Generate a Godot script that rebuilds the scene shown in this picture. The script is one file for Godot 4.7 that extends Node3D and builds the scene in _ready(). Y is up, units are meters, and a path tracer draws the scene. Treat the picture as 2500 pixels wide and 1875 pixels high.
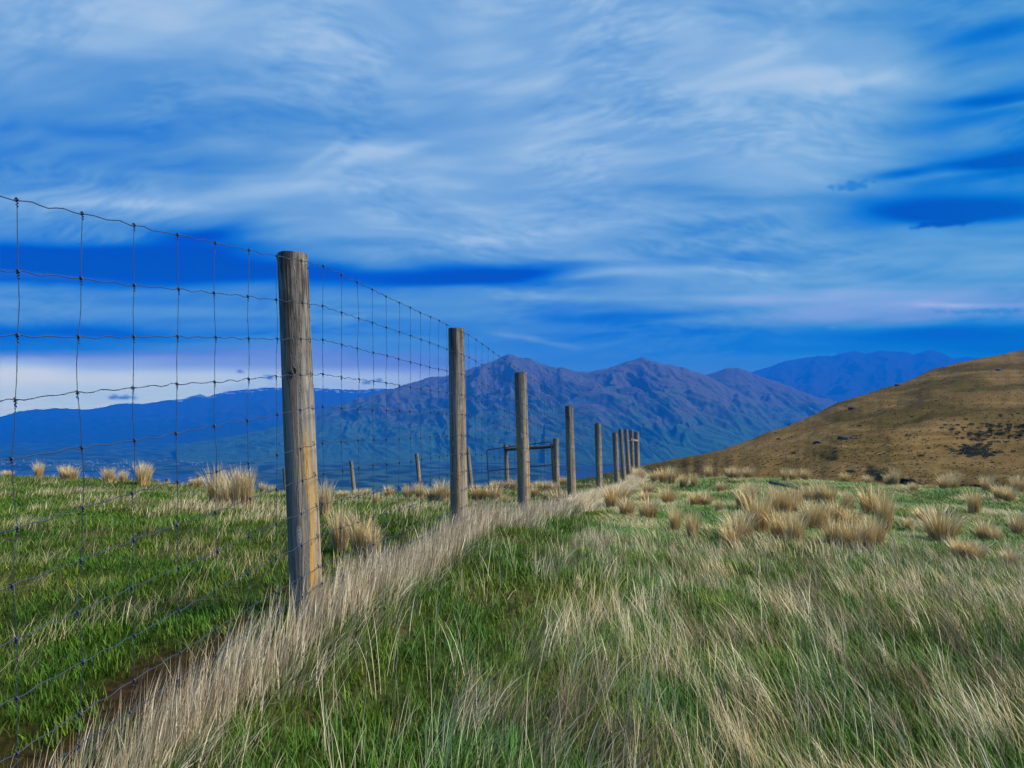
extends Node3D
# Deer fence on a grassy ridge above a lake valley, mountains beyond.
# Units: metres, y up. The camera looks along -z; d = -z is the depth in front of it.

const EYE := 1.5
const FOC := 1734.0            # focal length in pixels of the 2500 x 1875 photograph
const CX := 1250.0
const CY := 1032.0             # row of the horizon: the lens is shifted up
const TILT := (1032.0 - 937.5) / FOC
const FOG_DENSITY := 0.000078
const EXPOSURE := 5.2

var rng := RandomNumberGenerator.new()
var nz := FastNoiseLite.new()      # soft fractal noise, about one unit per cycle at frequency 1
var sz := FastNoiseLite.new()      # smooth, for bending
var rz := FastNoiseLite.new()      # ridged
var taken := {}

func _ready() -> void:
	rng.seed = 4711
	nz.seed = 11; nz.noise_type = FastNoiseLite.TYPE_SIMPLEX_SMOOTH; nz.frequency = 1.0
	nz.fractal_type = FastNoiseLite.FRACTAL_FBM; nz.fractal_octaves = 5
	sz.seed = 17; sz.noise_type = FastNoiseLite.TYPE_SIMPLEX_SMOOTH; sz.frequency = 1.0
	sz.fractal_type = FastNoiseLite.FRACTAL_FBM; sz.fractal_octaves = 2; sz.fractal_gain = 0.35
	rz.seed = 23; rz.noise_type = FastNoiseLite.TYPE_SIMPLEX_SMOOTH; rz.frequency = 1.0
	rz.fractal_type = FastNoiseLite.FRACTAL_RIDGED; rz.fractal_octaves = 6; rz.fractal_gain = 0.5
	make_camera()
	make_light()
	make_sky()
	make_materials()
	make_near_ground()
	make_valley()
	make_mountains()
	make_tan_hill()
	make_fence()
	make_far_fence()
	make_fallen_rail()
	make_tussocks()
	make_grass()

# ------------------------------------------------------------------ camera, light, sky

func make_camera() -> void:
	var cam := Camera3D.new()
	cam.name = "camera"
	cam.position = Vector3(0, EYE, 0)
	cam.near = 0.05
	cam.projection = Camera3D.PROJECTION_FRUSTUM
	cam.size = 2.0 * cam.near * 937.5 / FOC
	cam.frustum_offset = Vector2(0, cam.near * TILT)
	cam.far = 90000.0
	add_child(cam)
	cam.current = true

func make_light() -> void:
	var sun := DirectionalLight3D.new()
	sun.name = "sun"
	add_child(sun)
	sun.look_at_from_position(Vector3(0.66, 0.70, 0.18) * 10.0, Vector3.ZERO, Vector3.UP)
	sun.light_energy = 0.5
	sun.light_angular_distance = 20.0
	sun.light_color = Color(1.0, 0.965, 0.90)
	sun.shadow_enabled = true

# Cloud cover by eye over the part of the sky that the photograph shows: rows run down from the top of the picture.
const SKY_COLS := [0.0, 250.0, 500.0, 750.0, 1000.0, 1250.0, 1500.0, 1750.0, 2000.0, 2250.0, 2500.0]
const SKY_ROWS := [0.0, 100.0, 200.0, 300.0, 400.0, 500.0, 570.0, 620.0, 665.0, 720.0, 765.0, 810.0, 850.0, 885.0, 920.0, 980.0]
const SKY_VAL := [
	[.74, .80, .82, .78, .74, .72, .70, .70, .62, .54, .48],
	[.70, .74, .76, .74, .70, .71, .74, .76, .68, .48, .38],
	[.56, .51, .55, .66, .70, .72, .70, .80, .80, .62, .52],
	[.46, .43, .46, .50, .58, .70, .66, .70, .72, .50, .36],
	[.42, .44, .52, .66, .72, .72, .70, .66, .72, .46, .26],
	[.58, .64, .64, .68, .70, .66, .62, .60, .58, .30, .40],
	[.42, .50, .36, .62, .64, .70, .66, .52, .54, .50, .55],
	[.10, .10, .10, .44, .56, .60, .58, .46, .50, .54, .56],
	[.06, .03, .05, .14, .16, .10, .52, .56, .54, .54, .55],
	[.48, .40, .38, .44, .48, .50, .56, .64, .64, .62, .58],
	[.50, .46, .46, .48, .46, .42, .40, .54, .64, .64, .60],
	[.22, .26, .34, .36, .40, .38, .32, .30, .32, .28, .22],
	[.28, .30, .42, .48, .40, .38, .34, .32, .28, .24, .16],
	[.80, .74, .70, .64, .52, .40, .36, .36, .34, .30, .24],
	[.97, .95, .92, .88, .80, .46, .42, .42, .40, .36, .30],
	[.92, .90, .88, .84, .80, .50, .44, .42, .40, .36, .32]]
# [centre x, centre y, half width, half height, tilt in degrees, how much cover it adds (or takes away)]
const SKY_MARKS := [
	[2330.0, 512.0, 270.0, 36.0, -2.0, -0.62], [2320.0, 545.0, 90.0, 10.0, -7.0, -0.40],
	[2420.0, 240.0, 170.0, 26.0, -8.0, -0.42], [2440.0, 395.0, 170.0, 30.0, -9.0, -0.48], [2330.0, 300.0, 200.0, 22.0, -9.0, -0.16],
	[2250.0, 410.0, 200.0, 14.0, -8.0, -0.18], [2440.0, 80.0, 200.0, 34.0, -14.0, -0.22], [2370.0, 420.0, 190.0, 9.0, -6.0, 0.20],
	[2060.0, 450.0, 50.0, 11.0, -6.0, -0.22], [2180.0, 425.0, 70.0, 14.0, -6.0, -0.22],
	[1950.0, 185.0, 170.0, 20.0, -8.0, 0.20], [2090.0, 195.0, 140.0, 16.0, -10.0, 0.16], [1850.0, 150.0, 110.0, 20.0, -20.0, 0.12],
	[850.0, 385.0, 130.0, 26.0, -28.0, 0.16], [960.0, 370.0, 120.0, 26.0, -20.0, 0.16], [780.0, 375.0, 90.0, 14.0, -36.0, 0.12],
	[600.0, 470.0, 170.0, 22.0, -12.0, 0.12], [330.0, 500.0, 180.0, 18.0, 4.0, 0.14],
	[1330.0, 352.0, 130.0, 26.0, -18.0, 0.12], [1480.0, 370.0, 90.0, 30.0, -10.0, 0.10],
	[480.0, 575.0, 150.0, 20.0, -4.0, -0.30], [280.0, 630.0, 270.0, 34.0, 1.0, -0.24], [640.0, 660.0, 200.0, 22.0, 1.0, -0.16],
	[1130.0, 682.0, 230.0, 17.0, -1.0, -0.30], [1250.0, 668.0, 150.0, 12.0, -2.0, -0.16],
	[1560.0, 667.0, 170.0, 12.0, 3.0, 0.20], [1740.0, 665.0, 150.0, 9.0, 2.0, 0.16], [1430.0, 675.0, 90.0, 7.0, -6.0, 0.14],
	[2050.0, 735.0, 260.0, 22.0, 0.0, 0.10], [1750.0, 480.0, 200.0, 34.0, 4.0, -0.10], [1820.0, 610.0, 150.0, 14.0, -22.0, 0.08],
	[1330.0, 560.0, 170.0, 26.0, 2.0, 0.08], [1130.0, 590.0, 150.0, 22.0, -4.0, 0.10], [1620.0, 770.0, 260.0, 13.0, -3.0, -0.18],
	[2360.0, 745.0, 140.0, 6.0, -1.0, 0.22], [2420.0, 762.0, 110.0, 9.0, 0.0, -0.20], [2300.0, 815.0, 260.0, 20.0, -1.0, -0.14],
	[1250.0, 822.0, 40.0, 7.0, 6.0, 0.16], [1310.0, 828.0, 45.0, 7.0, 10.0, 0.18], [1380.0, 842.0, 40.0, 6.0, 8.0, 0.14], [2035.0, 797.0, 12.0, 4.0, 0.0, 0.16],
	[60.0, 905.0, 100.0, 22.0, 2.0, 0.10], [240.0, 812.0, 170.0, 12.0, 2.0, -0.12],
	[290.0, 972.0, 32.0, 6.0, 0.0, -0.50], [585.0, 911.0, 12.0, 4.0, 0.0, -0.40], [650.0, 922.0, 16.0, 5.0, 8.0, -0.36], [905.0, 932.0, 14.0, 4.0, -8.0, -0.40], [925.0, 926.0, 14.0, 4.0, 0.0, -0.40]]

var ramp_at := [0.0, 0.12, 0.30, 0.50, 0.70, 0.85, 1.0]
var ramp_rgb := [Color8(0, 74, 190), Color8(0, 88, 200), Color8(30, 116, 208), Color8(80, 143, 208), Color8(119, 166, 216), Color8(150, 185, 223), Color8(194, 204, 224)]

func sky_ramp(v: float) -> Color:
	v = clampf(v, 0.0, 1.0)
	for i in range(1, 7):
		if v <= ramp_at[i]:
			var t: float = (v - ramp_at[i - 1]) / (ramp_at[i] - ramp_at[i - 1])
			return ramp_rgb[i - 1].srgb_to_linear().lerp(ramp_rgb[i].srgb_to_linear(), t)
	return ramp_rgb[6].srgb_to_linear()

func cubic_row(row: Array, fx: float) -> float:
	var i := int(floor(fx))
	var t := fx - i
	var n := row.size() - 1
	return cubic_interpolate(row[clampi(i, 0, n)], row[clampi(i + 1, 0, n)], row[clampi(i - 1, 0, n)], row[clampi(i + 2, 0, n)], t)

func sky_table(x: float, y: float) -> float:
	var fx := clampf(x / 250.0, -0.5, 10.5)
	var n := SKY_ROWS.size()
	var j := 0
	while j < n - 2 and y > SKY_ROWS[j + 1]:
		j += 1
	var t := clampf((y - SKY_ROWS[j]) / (SKY_ROWS[j + 1] - SKY_ROWS[j]), 0.0, 1.0)
	t = t * t * (3.0 - 2.0 * t)
	return lerpf(cubic_row(SKY_VAL[j], fx), cubic_row(SKY_VAL[j + 1], fx), t)

# what the haze lets through on the way out of the air that is built round the land
func haze_left(el: float, az: float) -> float:
	var side := 35000.0 / maxf(absf(sin(az)) * cos(el), 0.001)
	var ahead := (31600.0 if cos(az) > 0.0 else 1000.0) / maxf(absf(cos(az)) * cos(el), 0.001)
	return exp(-FOG_DENSITY * minf(minf(side, ahead), 2950.0 / maxf(sin(el), 0.001)))

var haze_glow := Color(0.007, 0.130, 0.59)

var row_marks := []

func marks_near(y: float) -> void:
	row_marks = []
	for m in SKY_MARKS:
		if absf(y - m[1]) < maxf(m[3], m[2] * absf(sin(deg_to_rad(m[4])))) * 2.0 + 26.0:
			row_marks.append([m[0], m[1], m[2], m[3], cos(deg_to_rad(m[4])), sin(deg_to_rad(m[4])), m[5]])

func sky_color(x: float, y: float, el: float, az: float, cover := 1.0) -> Color:
	var low := clampf(y / 937.0, 0.0, 1.0)
	var sq := lerpf(1.0, 3.0, low)           # clouds lie flatter towards the horizon
	var wx := sz.get_noise_2d(x * 0.0020 + 7.0, y * 0.0030 * sq) * 70.0
	var wy := sz.get_noise_2d(x * 0.0020 + 31.0, y * 0.0030 * sq + 5.0) * 34.0 / sq
	var edge := clampf((880.0 - y) / 100.0, 0.12, 1.0)
	var v := sky_table(x + wx * edge, y + wy * edge)
	var px := x + wx * 0.45
	var py := y + wy * 0.6
	for m in row_marks:
		var dx: float = px - m[0]
		if absf(dx) > m[2] * 1.9:
			continue
		var dy: float = py - m[1]
		var u: float = (dx * m[4] + dy * m[5]) / m[2]
		var w: float = (dy * m[4] - dx * m[5]) / m[3]
		var r := u * u + w * w
		if r < 4.0:
			v += m[6] * (exp(-r * 1.3) if m[3] > 11.0 or m[6] > 0.0 else clampf((1.25 - r + nz.get_noise_2d(x * 0.03, y * 0.06) * 1.6) * 1.3, 0.0, 1.0))
	# fibrous streaks of cirrus, blown from lower left to upper right
	var fib := 0.0
	var fine := 0.0
	var ax := x + wx
	var ay := y + wy
	var pick_ := sz.get_noise_2d(x * 0.0011 + 50.0, y * 0.0016) * 2.2
	for q in [[-0.10, 1.0 - absf(pick_)], [-0.42, clampf(pick_, 0.0, 1.0)], [0.22, clampf(-pick_, 0.0, 1.0)]]:
		if q[1] <= 0.0:
			continue
		var sx: float = ax + ay * q[0]
		var sy: float = ay - ax * q[0]
		fib += q[1] * nz.get_noise_2d(sx * 0.0024, sy * 0.0085 * (0.6 + 0.4 * sq))
		fine += q[1] * nz.get_noise_2d(sx * 0.0120 + 90.0, sy * 0.036 * (0.6 + 0.4 * sq))
	var soft := sz.get_noise_2d(ax * 0.0022 + 40.0, ay * 0.0050 * sq)
	var where := clampf(0.5 + sz.get_noise_2d(x * 0.0018 + 12.0, y * 0.003) * 1.6, 0.0, 1.0)
	var body := clampf(v * 2.2 - 0.15, 0.0, 1.0) * clampf((905.0 - y) / 90.0, 0.25, 1.0)
	v += body * (fib * 0.14 + fine * 0.13 * where + soft * 0.09)
	v *= cover
	if y < 800.0:
		v = minf(v, 0.86 + (v - 0.86) * 0.25)
	var c := sky_ramp(v)
	# the right-hand sky is a little greener blue
	var side := clampf((x - 1500.0) / 1200.0, 0.0, 1.0) * (1.0 - clampf(v, 0.0, 1.0) * 0.6)
	c.g += 0.05 * side
	var left := haze_left(el, az)
	c.r = maxf((c.r - (1.0 - left) * haze_glow.r) / left, 0.0)
	c.g = maxf((c.g - (1.0 - left) * haze_glow.g) / left, 0.0)
	c.b = maxf((c.b - (1.0 - left) * haze_glow.b) / left, 0.02)
	return c

func make_sky() -> void:
	var big := Vector2i(3072, 1536)
	# the sky that the photograph shows, and the same kind of cloud all round it
	var rough := Image.create(512, 256, false, Image.FORMAT_RGBF)
	for j in 132:
		var el := PI / 2.0 - (j + 0.5) / 256.0 * PI
		for i in 512:
			var az := ((i + 0.5) / 512.0 - 0.5) * TAU
			# fold the picture's stretch of sky over and over round the horizon and up to the zenith
			var fx := fposmod(az / deg_to_rad(72.0) + 0.5, 2.0)
			fx = fx if fx < 1.0 else 2.0 - fx
			var e := rad_to_deg(el)
			var y := CY - tan(deg_to_rad(clampf(e, 0.0, 30.0))) * FOC
			if e > 30.0:
				y = 31.0 + (e - 30.0) * 3.0
			var c := sky_color(fx * 2500.0, y, maxf(el, 0.002), az, 0.88)
			rough.set_pixel(posmod(i + 256, 512), j, c)
	rough.resize(big.x, big.y, Image.INTERPOLATE_CUBIC)
	var half_az := 41.0
	var i0 := int((0.5 - half_az / 360.0) * big.x)
	var i1 := int((0.5 + half_az / 360.0) * big.x)
	var j0 := int((0.5 - 38.0 / 180.0) * big.y)
	var j1 := int(0.5 * big.y) + 2
	for j in range(j0, j1):
		var el := PI / 2.0 - (j + 0.5) / big.y * PI
		marks_near(CY - tan(maxf(el, 0.0)) * FOC * 1.12)
		var low_marks := row_marks
		marks_near(CY - tan(maxf(el, 0.0)) * FOC)
		for m in low_marks:
			if not row_marks.has(m):
				row_marks.append(m)
		for i in range(i0, i1):
			var az := ((i + 0.5) / big.x - 0.5) * TAU
			var x := CX + tan(az) * FOC
			var y := CY - tan(maxf(el, 0.0)) / cos(az) * FOC
			var w := clampf((half_az - absf(rad_to_deg(az))) / 4.0, 0.0, 1.0) * clampf((38.0 - rad_to_deg(el)) / 5.0, 0.0, 1.0)
			var c := sky_color(x, y, maxf(el, 0.002), az)
			var at := posmod(i + big.x / 2, big.x)      # north, -z, is where the picture's two ends meet
			if w < 1.0:
				c = rough.get_pixel(at, j).lerp(c, w)
			rough.set_pixel(at, j, c)
	# exposure multiplies the sky as well
	var e := Environment.new()
	e.background_mode = Environment.BG_SKY
	var mat := PanoramaSkyMaterial.new()
	mat.panorama = ImageTexture.create_from_image(rough)
	var sky := Sky.new()
	sky.sky_material = mat
	e.sky = sky
	e.background_energy_multiplier = 1.0 / EXPOSURE
	e.tonemap_mode = Environment.TONE_MAPPER_LINEAR
	e.tonemap_exposure = EXPOSURE
	e.fog_enabled = true
	e.fog_density = FOG_DENSITY
	e.fog_light_color = Color(0.004, 0.215, 0.95).linear_to_srgb()
	e.sdfgi_enabled = true
	e.ssao_enabled = true
	e.ssil_enabled = true
	var w := WorldEnvironment.new()
	w.name = "world"
	w.environment = e
	add_child(w)

# ------------------------------------------------------------------ helpers

func pt(px: float, py: float, d: float) -> Vector3:
	return Vector3((px - CX) / FOC * d, EYE - (py - CY) / FOC * d, -d)

func numbered(called: String) -> String:
	var n: int = taken.get(called, 0)
	taken[called] = n + 1
	return called if n == 0 else "%s_%03d" % [called, n]

func tag(o: Node3D, label: String, category: String, group := "", kind := "") -> void:
	if label: o.set_meta("label", label)
	if category: o.set_meta("category", category)
	if group: o.set_meta("group", group)
	if kind: o.set_meta("kind", kind)

func base(called: String, at: Vector3) -> Node3D:
	var o := Node3D.new()
	o.name = numbered(called)
	o.position = at
	add_child(o)
	return o

func mesh_node(called: String, mesh: Mesh, mat: Material, parent: Node3D = self) -> MeshInstance3D:
	var o := MeshInstance3D.new()
	o.name = numbered(called) if parent == self else called
	o.mesh = mesh
	if mat: o.material_override = mat
	parent.add_child(o, true)
	return o

func to_mesh(v: PackedVector3Array, n: PackedVector3Array, c: PackedColorArray, uv: PackedVector2Array, idx: PackedInt32Array) -> ArrayMesh:
	var a := []
	a.resize(Mesh.ARRAY_MAX)
	a[Mesh.ARRAY_VERTEX] = v
	if n.size(): a[Mesh.ARRAY_NORMAL] = n
	if c.size(): a[Mesh.ARRAY_COLOR] = c
	if uv.size(): a[Mesh.ARRAY_TEX_UV] = uv
	if idx.size(): a[Mesh.ARRAY_INDEX] = idx
	var m := ArrayMesh.new()
	m.add_surface_from_arrays(Mesh.PRIMITIVE_TRIANGLES, a)
	return m

# a sheet of nu x nv points, smooth
func sheet(p: PackedVector3Array, c: PackedColorArray, nu: int, nv: int) -> ArrayMesh:
	var n := PackedVector3Array()
	n.resize(p.size())
	for j in nv:
		for i in nu:
			var a := p[j * nu + mini(i + 1, nu - 1)] - p[j * nu + maxi(i - 1, 0)]
			var b := p[mini(j + 1, nv - 1) * nu + i] - p[maxi(j - 1, 0) * nu + i]
			var m := b.cross(a).normalized()
			n[j * nu + i] = m if m.y >= 0.0 else -m
	var idx := PackedInt32Array()
	for j in nv - 1:
		for i in nu - 1:
			var k := j * nu + i
			idx.append_array([k, k + nu, k + 1, k + 1, k + nu, k + nu + 1])
	return to_mesh(p, n, c, PackedVector2Array(), idx)

# a round wire or pipe through points
func tube(points: PackedVector3Array, r: float, sides: int, v: PackedVector3Array, n: PackedVector3Array, idx: PackedInt32Array, caps := false) -> void:
	var first := v.size()
	var count := points.size()
	var up := Vector3.UP
	for k in count:
		var t := (points[mini(k + 1, count - 1)] - points[maxi(k - 1, 0)]).normalized()
		if absf(t.dot(up)) > 0.95:
			up = Vector3.RIGHT
		var a := t.cross(up).normalized()
		var b := a.cross(t).normalized()
		up = b
		for s in sides:
			var g := TAU * s / sides
			var m := a * cos(g) + b * sin(g)
			v.append(points[k] + m * r)
			n.append(m)
	for k in count - 1:
		for s in sides:
			var q := (s + 1) % sides
			var i0 := first + k * sides + s
			var i1 := first + k * sides + q
			idx.append_array([i0, i1, i0 + sides, i1, i1 + sides, i0 + sides])
	if caps:
		for e in [0, count - 1]:
			var mid := v.size()
			var t := (points[1] - points[0] if e == 0 else points[count - 1] - points[count - 2]).normalized()
			v.append(points[e]); n.append(-t if e == 0 else t)
			for s in sides:
				idx.append_array([mid, first + e * sides + s, first + e * sides + (s + 1) % sides])

func tube_mesh(points: PackedVector3Array, r: float, sides: int, caps := false) -> ArrayMesh:
	var v := PackedVector3Array(); var n := PackedVector3Array(); var i := PackedInt32Array()
	tube(points, r, sides, v, n, i, caps)
	return to_mesh(v, n, PackedColorArray(), PackedVector2Array(), i)

# ------------------------------------------------------------------ materials

var mat_ground: StandardMaterial3D
var mat_blade: StandardMaterial3D
var mat_land: StandardMaterial3D
var mat_hill: StandardMaterial3D
var mat_wire: StandardMaterial3D
var mat_pipe: StandardMaterial3D
var mat_rock: StandardMaterial3D
var mat_water: StandardMaterial3D
var mat_white: StandardMaterial3D
var mat_wood := []
var mat_end: StandardMaterial3D

func noise_tex(seed_: int, freq: float, lo: Color, hi: Color, octaves := 5, size := 512) -> NoiseTexture2D:
	var f := FastNoiseLite.new()
	f.seed = seed_; f.frequency = freq; f.fractal_octaves = octaves
	var t := NoiseTexture2D.new()
	t.width = size; t.height = size; t.seamless = true; t.noise = f
	var g := Gradient.new()
	g.set_color(0, lo); g.set_color(1, hi)
	t.color_ramp = g
	return t

func make_materials() -> void:
	mat_blade = StandardMaterial3D.new()
	mat_blade.resource_name = "grass blade"
	mat_blade.vertex_color_use_as_albedo = true
	mat_blade.roughness = 0.6
	mat_blade.metallic_specular = 0.3
	mat_blade.backlight_enabled = true
	mat_blade.backlight = Color(0.5, 0.5, 0.5)
	mat_blade.cull_mode = BaseMaterial3D.CULL_DISABLED

	mat_ground = StandardMaterial3D.new()
	mat_ground.resource_name = "turf and soil"
	mat_ground.vertex_color_use_as_albedo = true
	mat_ground.albedo_texture = noise_tex(3, 0.03, Color(0.45, 0.45, 0.42), Color(1, 1, 1))
	mat_ground.uv1_triplanar = true
	mat_ground.uv1_world_triplanar = true
	mat_ground.uv1_scale = Vector3(0.9, 0.9, 0.9)
	mat_ground.roughness = 1.0
	mat_ground.metallic_specular = 0.1

	mat_land = StandardMaterial3D.new()
	mat_land.resource_name = "far land"
	mat_land.vertex_color_use_as_albedo = true
	mat_land.roughness = 1.0
	mat_land.metallic_specular = 0.0

	mat_hill = StandardMaterial3D.new()
	mat_hill.resource_name = "dry hill grass"
	mat_hill.vertex_color_use_as_albedo = true
	mat_hill.albedo_texture = noise_tex(8, 0.05, Color(0.66, 0.64, 0.60), Color(1, 1, 1), 6)
	mat_hill.uv1_triplanar = true
	mat_hill.uv1_world_triplanar = true
	mat_hill.uv1_scale = Vector3(0.035, 0.035, 0.035)
	mat_hill.roughness = 1.0
	mat_hill.metallic_specular = 0.0

	mat_wire = StandardMaterial3D.new()
	mat_wire.resource_name = "galvanised wire"
	mat_wire.albedo_color = Color(0.26, 0.31, 0.38)
	mat_wire.metallic = 0.55
	mat_wire.roughness = 0.5

	mat_pipe = StandardMaterial3D.new()
	mat_pipe.resource_name = "galvanised gate pipe"
	mat_pipe.albedo_color = Color(0.20, 0.21, 0.23)
	mat_pipe.metallic = 0.4
	mat_pipe.roughness = 0.55

	mat_rock = StandardMaterial3D.new()
	mat_rock.resource_name = "dark schist"
	mat_rock.albedo_color = Color(0.20, 0.20, 0.21)
	mat_rock.roughness = 0.95

	mat_water = StandardMaterial3D.new()
	mat_water.resource_name = "lake water"
	mat_water.albedo_color = Color(0.03, 0.10, 0.18)
	mat_water.roughness = 0.35

	mat_white = StandardMaterial3D.new()
	mat_white.resource_name = "pale walls"
	mat_white.albedo_color = Color(0.66, 0.66, 0.66)
	mat_white.roughness = 0.9

	for k in 4:
		var tex: Array = wood_images(k)
		var m := StandardMaterial3D.new()
		m.resource_name = "weathered pine"
		m.albedo_texture = ImageTexture.create_from_image(tex[0])
		m.roughness = 0.9
		m.metallic_specular = 0.2
		m.heightmap_enabled = true
		m.heightmap_texture = ImageTexture.create_from_image(tex[1])
		m.heightmap_scale = 0.5
		mat_wood.append(m)
	mat_end = StandardMaterial3D.new()
	mat_end.resource_name = "sawn post end"
	mat_end.albedo_color = Color(0.40, 0.37, 0.31)
	mat_end.roughness = 1.0

# Weathered round pine: grey, mould-blackened upper part, yellow sapwood lower down, dark checks along the grain, knots.
# u runs round the post (0.5 faces the fence's near side), v runs from the top (0) to the foot (1).
func wood_images(k: int) -> Array:
	var w := 256 if k == 0 else 128
	var h := 1024 if k == 0 else 512
	var im := Image.create(w, h, false, Image.FORMAT_RGB8)
	var hm := Image.create(w, h, false, Image.FORMAT_L8)
	var knots: Array = [
		[[.425, .318, .030, .0105, 2], [.475, .306, .022, .010, 2], [.60, .338, .020, .019, 1], [.455, .73, .030, .024, 1], [.645, .685, .016, .020, 1], [.15, .5, .03, .02, 1]],
		[[.58, .36, .02, .012, 1], [.47, .86, .03, .018, 1], [.4, .52, .02, .012, 1], [.2, .3, .02, .02, 1]],
		[[.48, .40, .03, .02, 1], [.55, .80, .03, .02, 1], [.5, .15, .02, .01, 2]],
		[[.5, .48, .05, .03, 1], [.45, .66, .03, .014, 1], [.56, .27, .02, .014, 1]]][k]
	var split: float = [0.42, 0.34, 0.26, 0.30][k]
	var o := 13.7 * k
	var grey := Color(0.165, 0.155, 0.140)
	var pale := Color(0.31, 0.28, 0.235)
	var dark := Color(0.045, 0.040, 0.035)
	var gold := Color(0.47, 0.285, 0.070)
	var brown := Color(0.20, 0.135, 0.075)
	for j in h:
		var v := (j + 0.5) / h
		for i in w:
			var u := (i + 0.5) / w
			var cu := cos(u * TAU) * 0.9
			var su := sin(u * TAU) * 0.9
			var bend := nz.get_noise_2d(v * 2.0 + o, u * 3.0) * 0.16
			var du := 0.0
			for q in knots:
				var a: float = (u - q[0]) / q[2]
				var b: float = (v - q[1]) / q[3]
				du += a * q[2] * 1.1 * exp(-(a * a * 0.35 + b * b * 0.22))
			var ang := (u - du + bend * 0.06) * TAU
			var gx := cos(ang)
			var gy := sin(ang)
			var fine := nz.get_noise_3d(gx * 11.0 + o, gy * 11.0, v * 4.5)
			var grain := nz.get_noise_3d(gx * 4.0 + o, gy * 4.0, v * 2.2 + 9.0)
			var big := nz.get_noise_3d(cu * 1.1 + o, su * 1.1, v * 2.4 + 3.0)
			var mould := nz.get_noise_3d(cu * 3.0, su * 3.0 + o, v * 9.0 + 20.0)
			var c := grey.lerp(pale, clampf(0.35 + grain * 1.3 + fine * 0.5, 0.0, 1.0))
			# below the weathered head the sapwood still shows yellow, bounded by the grain; beyond it paler wood
			var low := clampf((v - split + big * 0.30) * 6.0, 0.0, 1.0) * clampf((0.97 - v + big * 0.1) * 7.0, 0.0, 1.0)
			var across := u + grain * 0.10 + big * 0.05
			if k > 0:
				across = 0.5 + nz.get_noise_3d(cu * 1.6 + o, su * 1.6, v * 0.9 + 7.0) * 0.42
			var gold_part := clampf((across - 0.505) * 30.0, 0.0, 1.0) * clampf((0.635 - across) * 30.0, 0.0, 1.0)
			var pale_part := clampf((across - 0.63) * 30.0, 0.0, 1.0)
			c = c.lerp(gold.lerp(brown, clampf(fine * 1.6, 0.0, 0.7)), gold_part * low * 0.95)
			c = c.lerp(Color(0.46, 0.36, 0.23), pale_part * low * 0.8)
			var streak := clampf((nz.get_noise_3d(gx * 2.6 + 5.0 + o, gy * 2.6, v * 1.3) - 0.12) * 3.2, 0.0, 1.0)
			c = c.lerp(brown, streak * 0.6)
			# blackened head, in blotches
			var black := clampf((split + 0.02 - v + big * 0.22) * 3.0, 0.0, 1.0) * clampf(0.50 + mould * 1.9 + fine * 1.1, 0.0, 1.0)
			c = c.lerp(dark, black * 0.90)
			var check := clampf((absf(fine) - 0.02) * 28.0, 0.0, 1.0)
			var depth := 0.62 + fine * 0.3 + grain * 0.15
			if check < 1.0 and grain < 0.06:
				c = c.lerp(dark, (1.0 - check) * 0.55)
				depth -= (1.0 - check) * 0.35
			for q in knots:
				var a: float = (u - q[0]) / q[2]
				var b: float = (v - q[1]) / q[3]
				var r := sqrt(a * a + b * b)
				if q[4] == 2:
					c = c.lerp(pale, clampf((1.0 - r) * 4.0, 0.0, 0.5))
				elif r < 1.25:
					var ring := 0.5 + 0.5 * sin(r * 15.0 + fine * 5.0)
					var kc := Color(0.40, 0.37, 0.33).lerp(Color(0.14, 0.12, 0.10), ring * 0.7)
					c = c.lerp(kc, clampf((1.15 - r) * 6.0, 0.0, 1.0))
					depth += 0.12 * clampf((1.0 - r) * 3.0, 0.0, 1.0)
			im.set_pixel(i, j, c.linear_to_srgb())
			hm.set_pixel(i, j, Color(depth, depth, depth))
	return [im, hm]

# ------------------------------------------------------------------ the near ground

# main fence posts: [top x, top y, foot x, foot y in the photograph, depth, diameter at the top, diameter at the foot]
const POSTS := [
	[714.0, 621.0, 749.0, 1478.0, 4.07, 0.166, 0.186], [1114.0, 802.0, 1122.0, 1297.0, 7.1, 0.158, 0.176],
	[1271.0, 910.0, 1281.0, 1262.0, 9.9, 0.172, 0.176], [1389.0, 991.0, 1397.0, 1246.0, 13.9, 0.160, 0.178],
	[1459.0, 1033.0, 1465.0, 1226.0, 18.2, 0.165, 0.180], [1501.0, 1056.0, 1508.0, 1206.0, 23.4, 0.175, 0.185],
	[1515.0, 1048.0, 1525.0, 1189.0, 25.5, 0.150, 0.160], [1528.0, 1048.0, 1537.0, 1178.0, 27.5, 0.155, 0.165],
	[1541.0, 1050.0, 1546.0, 1167.0, 31.0, 0.165, 0.170], [1554.0, 1054.0, 1557.0, 1163.0, 33.0, 0.220, 0.230]]
const GX0 := -42.0
const GD0 := -8.0
const GSTEP := 0.5
const GNX := 169
const GND := 165
var ghts := PackedFloat32Array()

func fence_point(d: float) -> Vector2:
	# x and bottom height of the netting at a depth
	var key := [[0.4, -2.05, -1.42], [2.29, -1.65, -1.375]]
	for q in key:
		q[2] += TILT * q[0]
	for q in POSTS:
		key.append([q[4], (q[2] - CX) / FOC * q[4], -(q[3] - CY) / FOC * q[4] + 0.01])
	var k := 0
	while k < key.size() - 2 and d > key[k + 1][0]:
		k += 1
	var t: float = (d - key[k][0]) / (key[k + 1][0] - key[k][0])
	return Vector2(lerpf(key[k][1], key[k + 1][1], t), EYE + lerpf(key[k][2], key[k + 1][2], t))

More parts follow.
